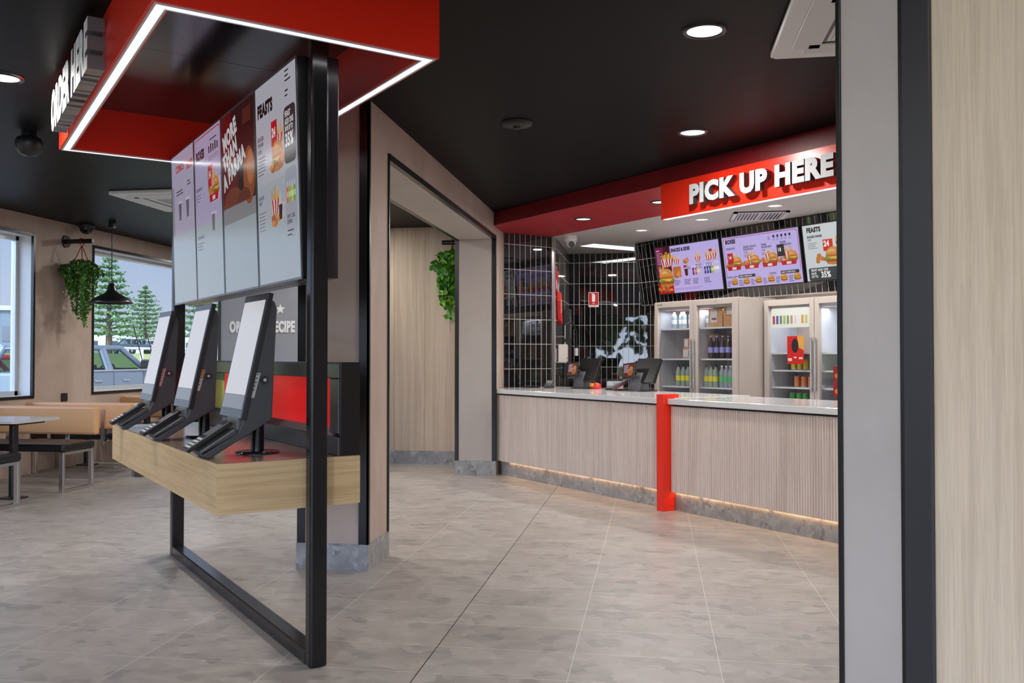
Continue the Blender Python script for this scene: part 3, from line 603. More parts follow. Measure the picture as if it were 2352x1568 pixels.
for k, cols in ((k1, [(.72, .72, .72)]), (k2, [(.72, .72, .72), (.72, .50, .30)]), (k3, [(.80, .58, .58)])):
    c = Canvas((-.185, .0095, .265), (1, 0, .0), (.26, 0, 1), False); c.rect(0, 0, .020, .115, cols[0])
    if len(cols) > 1: c.rect(0, .07, .020, .118, cols[1])
    c.lines(.004, .105, .012, 5, .018, (.35, .35, .35)); c.build('sticker', k)
# ---- black display case with red perforated panel
t = uvt('display_case', 'long black framed case with red perforated panel behind the kiosks on the oak table', 'display case', .088, .172, .9026)
Lc = 2.5
m = MB().box(0, .096, 0, .012, 0, .424); m.box(0, .096, Lc-.012, Lc, 0, .424).box(0, .096, .012, Lc-.012, .40, .424).box(0, .096, .012, Lc-.012, 0, .05).box(.085, .096, .012, Lc-.012, .05, .4).build('casing', DUCO, t, bev=.003)
m = MB().box(-.012, .0, 0, Lc, .35, .42).box(-.012, 0, 0, .10, .10, .35).box(-.012, 0, Lc-.1, Lc, .10, .35).box(-.012, 0, 0, Lc, .0, .085).build('front_frame', mat('frame_black_satin', (.09, .09, .093), .25, .7), t, bev=.004)
MB().prism([(-.012, .085), (.03, .085), (.03, .115), (.02, .115)], 'y', .05, Lc-.05).build('lower_lip', mat('dark_steel', (.2, .2, .21), .3, .8), t)
rp = mat('red_perforated', srgb(225, 5, 8), .3, emit=srgb(225, 5, 8), es=.35)
vt = N(rp, 'ShaderNodeTexCoord'); mp_ = N(rp, 'ShaderNodeMapping'); L(rp, vt, 'Object', mp_, 0); mp_.inputs['Scale'].default_value = (0, 1, 1); mp_.inputs['Rotation'].default_value = (PI/4, 0, 0)
vo = N(rp, 'ShaderNodeTexVoronoi', Scale=48, Randomness=0.0); L(rp, mp_, 0, vo, 'Vector'); cr_ = ramp(rp, [(.13, (.42, .0, 0)), (.18, srgb(225, 5, 8))]); L(rp, vo, 'Distance', cr_, 0); L(rp, cr_, 0, bsdf(rp), 'Base Color'); L(rp, cr_, 0, bsdf(rp), 'Emission Color')
MB().box(.03, .036, .05, 2.02, .10, .35).build('red_panel', rp, t)
MB().box(.03, .036, 2.025, Lc-.02, .10, .30).build('yellow_panel', mat('lime_yellow', srgb(205, 200, 90), .4), t); MB().box(.03, .036, 2.025, Lc-.02, .30, .35).build('green_panel', mat('label_green', srgb(95, 130, 70), .4), t)

# ================================================================== COUNTER
t = uvt('service_counter', 'long pick up counter clad in pale fluted timber on a stone plinth', 'counter', 0, 0, 0)
def flutes(y0, y1):
    m = MB(); n = int((y1-y0)/.0245); p_ = (y1-y0)/n
    for i in range(n):
        a = y0+i*p_; pts = [(4.105, a)]
        for k in range(5): th = PI*k/4; pts.append((4.097-.011*math.sin(th), a+p_*.5-p_*.46*math.cos(th)))
        pts.append((4.105, a+p_)); m.prism(pts, 'z', .166, .918)
    return m
uL = uAt(4.1)-.02
o = flutes(2.225, uL).build('fluted_panel', FLUT, t, recalc=True); o = flutes(-2.2, 2.140).build('fluted_panel', FLUT, t)
MB().box(4.105, 4.125, -2.2, 2.136, .166, .918).box(4.105, 4.125, 2.228, uL, .166, .918).build('backing_panel', FLUT, t)
MB().box(4.14, 4.17, -2.2, 2.136, 0, .166).box(4.14, 4.17, 2.228, uL-.02, 0, .166).build('plinth', SKIRT, t)
MB().box(4.13, 4.16, -2.2, 2.136, .918, .936).box(4.13, 4.16, 2.228, uL-.02, .918, .936).build('shadow_gap', BLK, t)
MB().box(4.17, 4.9, -2.2, uL-.2, 0, .93).build('carcass', WHITE, t)
m = MB(); WLED = mat('warm_led', (.8, .6, .4), .5, emit=(1, .60, .28), es=1.8)
MB().box(4.122, 4.135, -2.2, 2.136, .168, .176).box(4.122, 4.135, 2.228, uL-.02, .168, .176).build('light_strip', WLED, t)
for k in range(9):
    ld = bpy.data.lights.new('plinth_lamp', 'AREA'); ld.shape = 'RECTANGLE'; ld.size = .012; ld.size_y = .72; ld.energy = .42; ld.color = (1, .58, .28)
    lo = bpy.data.objects.new('plinth_lamp', ld); C.objects.link(lo); lo.parent = t; lo.location = (4.128, -1.6+.76*k, .164)
sm_ = MB()
def slab(pts, name, label, z0, z1):
    t = uvt(name, label, 'worktop', 0, 0, 0, 'white quartz counter tops'); MB().prism(pts, 'z', z0, z1).build('slab', QUARTZ, t, bev=.004); return t
slab([(4.05, 2.235), (4.05, uAt(4.05)-.004), (4.40, uAt(4.40)-.03), (4.43, K1-.03), (5.20, K1-.03), (5.20, 2.235)], 'counter_top', 'white quartz counter top left of the red post, carrying the tills', .936, .985)
slab([(4.05, -2.2), (4.05, 2.138), (5.02, 2.138), (5.02, -2.2)], 'counter_top', 'white quartz counter top right of the red post, bare and glossy', .936, .985)
t = uvt('red_post', 'bright red square post dividing the fluted counter front', 'post', 2.14, 4.0, 0)
MB().box(-.0, .138, 0, .085, 0, 1.025).box(.138, .19, 0, .085, .99, 1.025).build('post_body', RED, t, bev=.003)

# ---- pick up here sign
t = uvt('pick_up_here_sign', 'long red PICK UP HERE sign with raised white letters over the counter', 'sign', 0, 3.93, 0)
MB().box(0, .05, -3.0, 2.083, 2.545, 2.848).build('sign_box', RED, t, bev=.002)
MB().box(.008, .045, -3.0, 2.06, 2.540, 2.5445).build('light_strip', LED, t)
ld = bpy.data.lights.new('sign_lamp', 'AREA'); ld.shape = 'RECTANGLE'; ld.size = .03; ld.size_y = 4.6; ld.energy = 10; lo = bpy.data.objects.new('sign_lamp', ld); C.objects.link(lo); lo.parent = t; lo.location = (.026, -.3, 2.536)
M = Matrix.Translation((-.045, 1.665, 2.622)) @ Matrix(((0, 0, -1, 0), (-1, 0, 0, 0), (0, 1, 0, 0), (0, 0, 0, 1)))
raised('PICK UP HERE', .143, .05, .06, 1.02, LETW, t, M, side=mat('letter_return_dark', (.05, .05, .055), .35))

# ---- landscape menu screens
def landscape(ur, label):
    t = uvt('menu_board_screen', label, 'screen', ur, 6.53-.0, 2.035, 'landscape menu screens above the fridges', -.157)
    W, Hh = 1.125, .615; t0 = .118
    MB().box(-.062, -.002, 0, W, t0, t0+Hh).build('housing', BPL, t, bev=.003)
    c = Canvas((-.0624, W-.014, t0+.014), (0, -1, 0), (0, 0, 1), True, .72); return t, c, W-.028, Hh-.028
LV = (.80, .74, .98)
t, c, W, Hh = landscape(3.755, 'menu board screen headed SNACKS & SIDES, leftmost above the fridges'); c.rect(0, 0, W, Hh, LV)
c.rect(0, 0, .27, Hh, (.28, .07, .13)); c.rect(0, Hh*.35, .15, Hh, (.48, .10, .28)); c.rect(0, 0, .27, .13, (.78, .05, .06)); c.text('MENU', .02, Hh-.05, .018, (.9, .8, .9)); c.lines(.02, Hh-.075, .1, 8, .02, (.85, .7, .85)); c.fries(.17, .33, .17); c.fries(.24, .34, .15); c.fries(.08, .25, .1); c.burger(.16, .09, .24); c.nuggets(.07, .02, .14); c.nuggets(.2, .02, .1)
c.text('SNACKS & SIDES', .295, Hh-.075, .040, BK, .065, .72)
for k, (f, x) in enumerate([('fries', .37), ('wing', .54), ('fries', .74), ('fries', .92)]):
    getattr(c, f)(x, Hh-.24, .11); c.lines(x-.05, Hh-.27, .12, 3, .019, BK)
c.rect(.94, Hh-.13, .99, Hh-.10, RD); c.fries(1.0, Hh-.23, .12); c.rect(.30, .19, .44, .32, (.80, .45, .12)); c.wing(.37, .18, .13); c.cup(.53, .2, .11); c.rect(.49, .3, .54, .33, RD)
for k, cl in enumerate([(.35, .1, .3), (.85, .3, .5), (.8, .85, .3)]): c.bottle(.65+k*.045, .2, .12, cl)
for k, cl in enumerate([(.3, .2, .4), (.15, .2, .6), (.1, .3, .2), (.75, .7, .2), (.8, .8, .95), (.8, .8, .95)]): c.bottle(.85+k*.042, .2, .12+.03*(k > 3), cl)
for x in (.30, .48, .63, .82): c.lines(x, .15, .12, 4, .018, BK)
c.lines(.3, .05, .7, 2, .015, (.6, .5, .75)); c.build('screen_image', t)
t, c, W, Hh = landscape(2.60, 'menu board screen headed BOXES with lilac page, middle above the fridges'); c.rect(0, 0, W, Hh, LV); c.rrect(.015, .12, W-.012, Hh-.012, .03, (.75, .1, .4)); c.rrect(.021, .10, W-.018, Hh-.018, .028, LV); c.rect(.01, .10, W-.01, .13, LV)
c.text('BOXES', .05, Hh-.075, .042, BK, .065, .78)
for k, (s1, s2) in enumerate([('ZINGER BOX', ''), ('ZINGER CRUNCH', 'BURGER BOX'), ('PARMA', 'BURGER BOX'), ('ZINGER', 'STACKER BOX')]):
    x = .05+k*.265; yy = Hh-.145-.0*k; c.text(s1, x, yy, .021, BK, .03, .75)
    if s2: c.text(s2, x, yy-.028, .021, BK, .03, .75)
    c.text(['14.95', '17.45', '17.95', '19.95'][k], x, yy-.062, .02, BK, .02, .75); c.lines(x, yy-.085, .15, 2, .018, (.4, .35, .5)); c.meal(x+.10, .215, .165)
c.rect(.075, .28, .155, .40, RD); c.text('14', .085, .33, .04, (1, 1, 1), .03, .8); c.rect(.80, .30, .90, .43, (.12, .12, .16)); c.text('18', .81, .355, .04, (1, 1, 1), .03, .8)
for k in range(5): c.rrect(.76+k*.055, Hh-.075, .785+k*.055, Hh-.045, .008, BK); c.lines(.755+k*.055, Hh-.09, .035, 2, .012, (.4, .4, .5))
c.lines(.69, Hh-.06, .035, 3, .014, BK)
c.text('ORIGINAL CRISPY', .03, .115, .02, BK, .02, .7); c.rrect(.21, .108, .46, .142, .01, (.13, .13, .17)); c.text('MAKE IT A COMBO OR BOX', .225, .117, .016, (1, 1, 1), .02, .62); c.text('TWISTERS', .66, .115, .02, BK, .02, .75); c.rrect(.82, .108, 1.07, .142, .01, (.13, .13, .17)); c.text('MAKE IT A COMBO OR BOX', .835, .117, .016, (1, 1, 1), .02, .62)
for k in range(6): c.lines(.03+k*.18, .075, .07, 4, .018, BK); c.burger(.145+k*.18, .03, .085)
c.build('screen_image', t)
t, c, W, Hh = landscape(1.445, 'menu board screen headed FEASTS with white page, cut off by partition'); c.rect(0, 0, W, Hh, (.86, .88, .90))
c.text('FEASTS', .05, Hh-.075, .046, BK, .065, .78); c.text('BURGER DINNER', .05, Hh-.135, .022, BK, .055, .72); c.text('24.95', .05, Hh-.165, .02, BK, .02, .75); c.lines(.05, Hh-.195, .15, 4, .018, (.5, .5, .5))
c.fries(.46, .28, .17); c.fries(.56, .28, .15); c.rect(.24, .30, .36, .42, (.85, .08, .06)); c.text('24', .25, .35, .055, (1, 1, 1), .05, .8); c.nuggets(.22, .18, .16); c.burger(.36, .16, .19); c.wing(.5, .17, .14)
c.rrect(.03, -.0, .53, .135, .02, (.20, .24, .25)); c.text('FEAST ADD ONS', .06, .10, .024, (1, 1, 1), .03, .8); c.text('SAVE', .06, .065, .024, (1, 1, 1), .03, .8); c.text('UP TO', .06, .032, .024, (1, 1, 1), .03, .8); c.text('35%', .18, .03, .06, (1, 1, 1), .04, .8)
c.fries(.7, .3, .2); c.burger(.85, .2, .22); c.rrect(.55, .0, W, .135, .02, (.7, .72, .74))
c.build('screen_image', t)
t, c, W, Hh = landscape(.29, 'menu board screen hidden to the right behind the partition'); c.rect(0, 0, W, Hh, LV); c.build('screen_image', t)

# ---- fridges
def fridge(label, u_l, u_r, v, ztop, split):
    t = uvt('drinks_fridge', label, 'fridge', u_r, v, 0, 'glass-door drinks fridges'); W = u_l-u_r; D = .62
    MB().box(.05, D, 0, .03, 0, ztop).box(.05, D, W-.03, W, 0, ztop).box(.05, D, .03, W-.03, ztop-.10, ztop).box(.05, D, .03, W-.03, 0, .25).box(D-.03, D, .03, W-.03, .25, ztop-.1).build('cabinet', FRW, t, bev=.003)
    MB().box(.056, D-.031, .031, .04, .251, ztop-.101).box(.056, D-.031, W-.04, W-.031, .251, ztop-.101).box(D-.038, D-.031, .04, W-.04, .251, ztop-.101).box(.07, D-.1, split-.012, split+.012, .251, ztop-.101).build('liner', FRI, t)
    for a, b in ((0.004, split-.003), (split+.003, W-.004)):
        d = MB().box(0, .045, a, a+.055, .12, ztop-.005).box(0, .045, b-.055, b, .12, ztop-.005).box(0, .045, a+.055, b-.055, ztop-.07, ztop-.005).box(0, .045, a+.055, b-.055, .12, .2).build('door', FRW, t, bev=.003)
        MB().box(.018, .024, a+.055, b-.055, .2, ztop-.07).build('glass', GLASS, d)
        hx = a+.022 if a > .1 else b-.022
        MB().tube((-.02, hx, 1.0), (-.02, hx, 1.55), .011, 12).tube((-.02, hx, 1.03), (.0, hx, 1.03), .008, 10).tube((-.02, hx, 1.52), (0, hx, 1.52), .008, 10).build('handle', CHROME, d)
    ld = bpy.data.lights.new('fridge_lamp', 'AREA'); ld.shape = 'RECTANGLE'; ld.size = .10; ld.size_y = W-.2; ld.energy = 4.5; ld.color = (.88, .93, 1); lo = bpy.data.objects.new('fridge_lamp', ld); C.objects.link(lo); lo.parent = t; lo.location = (.16, W/2, ztop-.115)
    return t, W
f1, W1 = fridge('white two-door glass fridge with bottles and cartons, left beside tiled wall', 4.231, 2.954, 5.78, 1.995, .64)
SH1 = [1.683, 1.335, 1.018, .70, .42]
for z in SH1:
    for a, b in ((.045, .626), (.654, W1-.045)): MB().box(.075, .57, a, b, z-.018, z-.001).build('shelf', mat('shelf_white', (.7, .72, .76), .35), f1)
c = Canvas((-.0008, W1-.05, 1.95), (0, -1, 0), (0, 0, 1), False); c.text('SKOPE', 0, 0, .018, (.35, .33, .32), .02, 1.1); c.text('SKOPE', .9, 0.0, .012, (.5, .48, .46), .01, 1); c.build('badge', f1)
f2, W2 = fridge('grey two-door glass fridge of cans with red posters, cut off by the partition', 2.92, 1.50, 6.17, 1.965, .76)
SH2 = [1.40, 1.215, 1.035, .86, .62, .42]
for z in SH2:
    for a, b in ((.045, .746), (.774, W2-.045)): MB().box(.075, .57, a, b, z-.018, z-.001).build('shelf', mat('shelf_white'), f2)
c = Canvas((.0176, W2-.09, 1.50), (0, -1, 0), (0, 0, 1), False); c.rrect(0, .16, .50, .37, .02, (.8, .82, .80))
for k, cl in enumerate([(.6, .25, .2), (.25, .3, .6), (.35, .5, .4), (.7, .6, .4), (.3, .6, .4), (.75, .5, .45), (.75, .75, .75), (.8, .8, .8), (.75, .55, .3), (.7, .7, .4)]): c.rrect(.02+k*.047, .2, .05+k*.047, .29, .008, cl)
c.build('drinks_strip', f2)
# poster on left door, poster on right door
t = uvt('poster', 'red poster with dark drink photo on the left door of the grey fridge', 'poster', 2.60, 6.166, 1.28); c = Canvas((0, 0, 0), (0, -1, 0), (0, 0, 1), False)
c.rect(0, 0, .215, .29, (.74, .05, .05)); c.ell(.10, .19, .045, .075, (.08, .05, .07)); c.poly([(.13, .29), (.215, .29), (.215, .14), (.15, .17)], (.80, .6, .25)); c.rect(.01, .03, .06, .06, (.9, .75, .7)); c.rect(.085, .06, .12, .075, (.9, .75, .7)); c.rect(.15, .05, .2, .07, (.9, .75, .7)); c.build('print', t)
def poster2(z, l, price):
    t = uvt('poster', l, 'poster', 2.03, 6.166, z); c = Canvas((0, 0, 0), (0, -1, 0), (0, 0, 1), False); c.rect(0, 0, .21, .15, (.55, .08, .08)); c.text(price, .11, .10, .04, (.95, .9, .9), .04, .8); c.lines(.11, .08, .08, 3, .014, (.9, .8, .8)); c.wing(.065, .03, .1); c.nuggets(.12, .0, .07); c.build('print', t)
poster2(1.11, 'small red $4 poster on the right door of the grey fridge, upper', '$4'); poster2(.955, 'small red $2.50 poster on the right door of the grey fridge, lower', '$2.50')
# bottles and cans
def bottleproto(name, body, cap, label, h=.235, r=.032):
    t = thing(name, '', 'bottle'); MB().lathe([(.0001, 0), (r*.9, 0), (r, .012), (r, h*.64), (r*.96, h*.71), (r*.80, h*.78), (r*.50, h*.86), (r*.40, h*.91), (r*.40, h*.945)], n=16).build('bottle_body', body, t)
    MB().lathe([(r*.46, h*.93), (r*.46, h), (.0001, h)], n=14).build('cap', cap, t); MB().lathe([(r*1.02, h*.26), (r*1.02, h*.50)], n=16).build('label_band', label, t); return t
def canproto(name, col, col2, h=.118, r=.031):
    t = thing(name, '', 'can'); MB().lathe([(.0001, 0), (r*.8, 0), (r, .008), (r, h*.5)], n=16).lathe([(r, h*.92), (r*.82, h), (.0001, h*.985)], n=16).build('can_body', CHR2, t); MB().lathe([(r*1.005, h*.08), (r*1.005, h*.92)], n=16).build('can_print', col, t); return t
BODYC = mat('clear_bottle', (.30, .37, .41), .1); BODYY = mat('pale_bottle', (.32, .40, .34), .12); COLA = mat('cola', (.02, .012, .02), .08)
def row(proto, n, ul, ur, v, z, group, desc, jit=.0):
    for i in range(n):
        o = proto if i == 0 else copy_tree(proto); q = ul+(ur-ul)*i/max(1, n-1); o.location = w(q, v+jit*(i % 2), z); o.rotation_euler = (0, 0, random.uniform(0, 6)); o['group'] = group
        ordn = ['first', 'second', 'third', 'fourth', 'fifth', 'sixth', 'seventh', 'eighth'][i]; o['label'] = '%s from the left, %s' % (desc, ordn)
F1u = lambda a: 2.954+a
row(bottleproto('water_bottle', BODYC, mat('cap_red', (.6, .03, .03), .4), mat('label_pale', (.7, .74, .8), .4), .205), 6, F1u(1.12), F1u(.72), 5.95, SH1[0], 'clear red-capped bottles on the top left fridge shelf', 'clear red-capped bottle on the top shelf behind left fridge door', .04)
row(bottleproto('water_bottle', BODYC, mat('cap_red'), mat('label_pale'), .205), 1, F1u(.585), F1u(.585), 5.97, SH1[0], 'clear red-capped bottle by the carton', 'clear bottle beside cartons on the top shelf behind right fridge door')
row(bottleproto('cola_bottle', COLA, mat('cap_blue', (.15, .25, .7), .4), mat('label_blue', (.30, .30, .72), .4), .25), 5, F1u(.50), F1u(.15), 5.92, SH1[1], 'dark blue-labelled bottles on the middle fridge shelf', 'dark bottle with blue label on the middle fridge shelf')
row(bottleproto('lemon_bottle', BODYY, mat('cap_dark', (.03, .03, .04), .4), mat('label_yellow', (.80, .74, .05), .4), .24), 3, F1u(1.02), F1u(.86), 5.92, SH1[2], 'yellow-labelled bottles behind the left fridge door', 'yellow-labelled bottle on the lower shelf behind left fridge door')
row(bottleproto('lemon_bottle', BODYY, mat('cap_dark'), mat('label_yellow'), .24), 3, F1u(.57), F1u(.43), 5.92, SH1[2], 'yellow-labelled bottles behind the right fridge door', 'yellow-labelled bottle on the lower shelf behind right fridge door')
row(bottleproto('lime_bottle', BODYC, mat('cap_white', (.7, .7, .7), .4), mat('label_green2', (.12, .55, .22), .4), .24), 4, F1u(.335), F1u(.14), 5.92, SH1[2], 'green-labelled bottles on the lower fridge shelf', 'green-labelled clear bottle on the lower shelf behind right fridge door')
def carton(u, v, z, a, b, h, label, sheets, face_u=True):
    t = uvt('cardboard_carton', label, 'box', u, v, z, 'cardboard cartons in the white fridge'); MB().box(0, b, 0, a, 0, h).build('carton', CARD, t, bev=.003)
    c = Canvas((-.0008, a, 0), (0, -1, 0), (0, 0, 1), False)
    for (x0, y0, x1, y1, cl) in sheets: c.rect(x0, y0, x1, y1, cl)
    if sheets: c.build('paper_label', t)
carton(F1u(.29), 5.88, SH1[0], .21, .3, .20, 'brown cardboard carton with a white barcode sheet, left of two on the top shelf', [(.03, .05, .13, .19, (.8, .8, .82)), (.05, .08, .12, .10, (.3, .3, .35))])
carton(F1u(.05), 5.88, SH1[0],   .225, .3, .205, 'brown cardboard carton with small label, right of two on the top shelf', [(.05, .13, .16, .21, (.82, .82, .84)), (.05, .12, .16, .13, (.8, .3, .25))])
carton(F1u(.66), 5.90, SH1[1], .27, .28, .115, 'cardboard carton under another on the middle shelf of the left fridge door', [(.01, .02, .12, .10, (.8, .8, .82)), (.09, .03, .10, .09, (.3, .3, .3))])
carton(F1u(.68), 5.90, SH1[1]+.1155, .23, .28, .115, 'cardboard carton stacked on top on the middle shelf of the left fridge door', [(.01, .02, .07, .10, (.8, .8, .82)), (.07, .02, .085, .10, (.8, .3, .25))])
carton(F1u(.46), 5.98, SH1[1], .14, .25, .27, 'plain brown carton behind the dark bottles on the middle shelf', [])
F2u = lambda a: 1.50+a
row(canproto('energy_can', mat('can_blue', (.03, .08, .28), .3), None, .15), 2, F2u(1.12), F2u(.84), 6.34, SH2[0], 'blue cans on the top can shelf', 'blue can on the highest shelf of grey fridge')
row(canproto('lemon_can', mat('can_yellow', (.55, .50, .05), .3), None), 5, F2u(1.14), F2u(.82), 6.32, SH2[1], 'yellow cans in the grey fridge', 'yellow can on the second shelf of grey fridge')
row(canproto('orange_can', mat('can_orange', (.70, .22, .06), .3), None), 4, F2u(1.10), F2u(.83), 6.32, SH2[2], 'orange cans in the grey fridge', 'orange can on the third can shelf of grey fridge')
row(canproto('green_can', mat('can_green', (.06, .35, .08), .3), None), 5, F2u(1.16), F2u(.82), 6.32, SH2[3], 'green cans in the grey fridge', 'green can on the lowest visible shelf of grey fridge')
uvs(MB().box(6.55, 6.66, -1.5, 4.3, 1.97, 2.04), 'trim_11', FRW)

# ---- tills on the counter
def till(u, v, rot, label):
    t = thing('point_of_sale_terminal', label, 'cash register', w(u, v, .985), TH+rot, 'two tills on the counter')
    MB().prism([(-.05, 0), (.10, 0), (.07, .20), (.0, .20), (-.03, .16)], 'y', -.085, .085).build('stand', mat('stand_grey', (.10, .105, .115), .4), t, bev=.006)
    MB().box(-.07, .2, -.10, .10, 0, .012).build('base', BPL, t, bev=.004)
    M = Matrix.Translation((.03, -.10, .22)) @ Matrix.Rotation(.42, 4, 'Y')
    MB().box(-.012, .028, -.17, .17, -.14, .14, 0, M).build('main_display', BPL, t, bev=.006)
    M2 = Matrix.Translation((-.075, .05, .215)) @ Matrix.Rotation(-.10, 4, 'X') @ Matrix.Rotation(.20, 4, 'Y')
    d = MB().box(-.010, .012, -.095, .095, -.085, .09, 0, M2).build('customer_display', BPL, t, bev=.008)
    c = Canvas(M2 @ Vector((-.0108, .08, -.062)), M2.to_3x3() @ Vector((0, -1, 0)), M2.to_3x3() @ Vector((0, 0, 1)), True, .6)
    c.rect(0, 0, .16, .14, (.45, .12, .12)); c.poly([(0, 0), (.06, 0), (.13, .14), (.16, .14), (.16, 0)], (.42, .18, .10)); c.ell(.11, .05, .045, .04, (.70, .42, .22)); c.ell(.12, .085, .03, .025, (.8, .55, .3))
    for k in range(4): c.rect(.01, .115-k*.022, .085-.01*(k % 2), .127-k*.022, (.80, .74, .82))
    c.build('display_image', d)
    MB().tube((.0, .02, .20), (-.06, .04, .215), .02, 12).build('arm', BPL, t); return t
till(4.60, 4.97, .05, 'black till with small customer display, left one on the white counter')
till(3.60, 4.97, .05, 'black till with small customer display, right one nearer the fridges')
t = thing('receipt_printer', 'grey receipt printer with cables between the two tills', 'printer', w(4.03, 4.95, .985), TH)
MB().box(0, .14, -.06, .07, 0, .10).build('body', mat('printer_grey', (.35, .36, .38), .4), t, bev=.012); MB().box(.02, .13, -.05, .06, .10, .112).build('lid', BPL, t, bev=.004); MB().box(-.006, .0, -.045, .05, .05, .09).build('front_panel', mat('printer_light', (.55, .56, .58), .4), t); MB().box(-.03, -.001, -.05, .055, .0, .02).build('foot', BPL, t)
t = thing('card_terminal', 'dark card terminal with red edge beside the receipt printer', 'card terminal', w(3.86, 4.88, .985), TH-.3)
M = Matrix.Rotation(-.5, 4, 'Y'); MB().box(-.02, .16, -.04, .04, .0, .03, 0, Matrix.Translation((0, 0, .02)) @ M).build('body', DGREY, t, bev=.006); MB().box(.06, .14, -.032, .032, .0305, .032, 0, Matrix.Translation((0, 0, .02)) @ M).build('display', mat('reader_screen'), t); MB().box(0, .12, -.05, .05, 0, .02).build('cradle', BPL, t)
MB().box(-.022, .12, -.043, -.040, .005, .02, 0, Matrix.Translation((0, 0, .02)) @ M).build('edge', CORD, t)
o = MB().path([Vector((*w(3.95-.04*k, 4.9+.02*math.sin(k*1.3), .0)[:2], .992+.012*abs(math.sin(k*1.1)))) for k in range(10)], .004, 6).build('cable', BPL); tag(o, 'black cable lying on the counter beside the printer', 'cable')
t = thing('card_terminal', 'small dark card terminal on the counter by the tiled end wall', 'card terminal', w(5.0, 4.80, .985), TH+.7)
M = Matrix.Translation((0, 0, .004)) @ Matrix.Rotation(-.35, 4, 'Y'); MB().box(-.08, .10, -.04, .04, .028, .055, 0, M).build('body', DGREY, t, bev=.006); MB().box(.0, .08, -.03, .03, .0555, .057, 0, M).build('display', mat('reader_screen'), t); MB().box(-.07, .1, -.04, .04, 0, .022).build('cradle', BPL, t)
t = thing('condiment_pack', 'red bag with yellow patch behind the left till', 'bag', w(4.42, 5.05, .985), TH)
MB().lathe([(.0001, 0), (.06, 0), (.068, .02), (.055, .055), (.03, .07), (.0001, .072)], n=18).build('bag', mat('bag_red', (.7, .04, .03), .4), t); MB().box(-.07, -.05, -.025, .02, .03, .068).build('patch', mat('patch_yellow', (.8, .6, .05), .4), t)
o = MB().box(0, .12, 0, .25, 0, .012).build('clipboard', BPL, loc=w(5.1, 4.62, .985), rz=TH); tag(o, 'flat black tray lying on the counter by the tiled wall', 'tray')
# ---- tiled corner wall items
def wallthing(name, label, cat, y, z, grp=None): return thing(name, label, cat, (-1.219, y, z), 0, grp)
t = wallthing('fire_blanket', 'red soft fire blanket pouch hanging on the recess wall', 'fire blanket', 11.28, 1.76)
MB().prism([(0, .42), (.18, .40), (.30, .05), (.26, 0), (.12, .05), (0, .30)], 'x', 0, .05).build('pouch', mat('pouch_red', (.72, .03, .03), .5), t, bev=.01); MB().box(.05, .052, .08, .15, .15, .32).build('print', mat('pouch_light', (.8, .5, .45), .5), t)
t = wallthing('wall_sign', 'tall red and white safety sign on the recess wall, nearer one', 'sign', 11.22, 2.18); MB().box(0, .004, 0, .11, 0, .32).build('plate', mat('sign_red', (.65, .03, .03), .4), t); MB().box(.004, .0055, .015, .095, .03, .14).build('symbol', WHITE, t)
t = wallthing('wall_sign', 'tall red and white safety sign on the recess wall, farther one', 'sign', 11.40, 2.15); MB().box(0, .004, 0, .10, 0, .30).build('plate', mat('sign_red'), t); MB().box(.004, .0055, .015, .085, .03, .14).build('symbol', WHITE, t)
t = thing('fire_extinguisher_sign', 'red sign with white extinguisher symbol on the black tiled back wall', 'sign', (-.868, 13.036, 2.075))
c = Canvas((-.073, 0, 0), (1, 0, 0), (0, 0, 1), False); c.rect(0, 0, .146, .215, (.93, .9, .9)); c.rect(.006, .03, .140, .209, (.80, .06, .08)); c.rrect(.05, .075, .096, .185, .02, (.95, .95, .95)); c.rect(.064, .18, .082, .198, (.95, .95, .95)); c.rect(.04, .185, .07, .195, (.95, .95, .95)); c.text('FIRE', .055, .048, .014, (.95, .95, .95)); c.text('EXTINGUISHER', .008, .010, .012, (.8, .1, .1), .02, .9); c.build('plate', t)
t = wallthing('wall_shelf', 'small wire shelf holding folders on the recess wall', 'shelf', 11.25, 1.28); MB().box(0, .13, 0, .45, 0, .012).box(.0, .006, 0, .45, .0, .18).build('shelf_board', CHROME, t); MB().tube((.13, 0, .06), (.13, .45, .06), .005).build('rail', CHROME, t)
for k, (cl, l) in enumerate([((.7, .65, .6), 'cream folder'), ((.65, .55, .5), 'beige folder'), ((.7, .1, .1), 'red and white folder')]):
    o = MB().box(.01, .12, 0, .035, 0, .22-.01*k).build('folder', mat('folder_%d' % k, cl, .6), loc=(-1.205, 11.29+.06*k, 1.293)); tag(o, l+' standing on the wire wall shelf', 'folder')
t = wallthing('tap_set', 'chrome and black wall taps with spray hoses in the tiled corner', 'tap', 11.75, 1.52)
MB().tube((.06, 0, -.25), (.06, 0, .25), .016).tube((.0, 0, .1), (.06, 0, .1), .014).tube((0, 0, -.15), (.06, 0, -.15), .014).build('pipe', CHR2, t); MB().path([(.06, 0, .25), (.14, .05, .30), (.2, .1, .18), (.2, .12, -.05)], .014).build('hose', BPL, t); MB().tube((.06, -.06, .05), (.06, .06, .05), .022).build('handle', BPL, t); MB().tube((.2, .12, -.05), (.2, .12, -.15), .025).build('spray_head', WHITE, t)
t = wallthing('wall_phone', 'grey wall dispenser unit in the tiled corner', 'dispenser', 12.1, 1.1); MB().box(0, .10, 0, .18, 0, .9).build('body', mat('unit_black', (.04, .04, .045), .35), t, bev=.01); MB().box(.10, .103, .04, .14, .5, .8).build('front', CHROME, t)

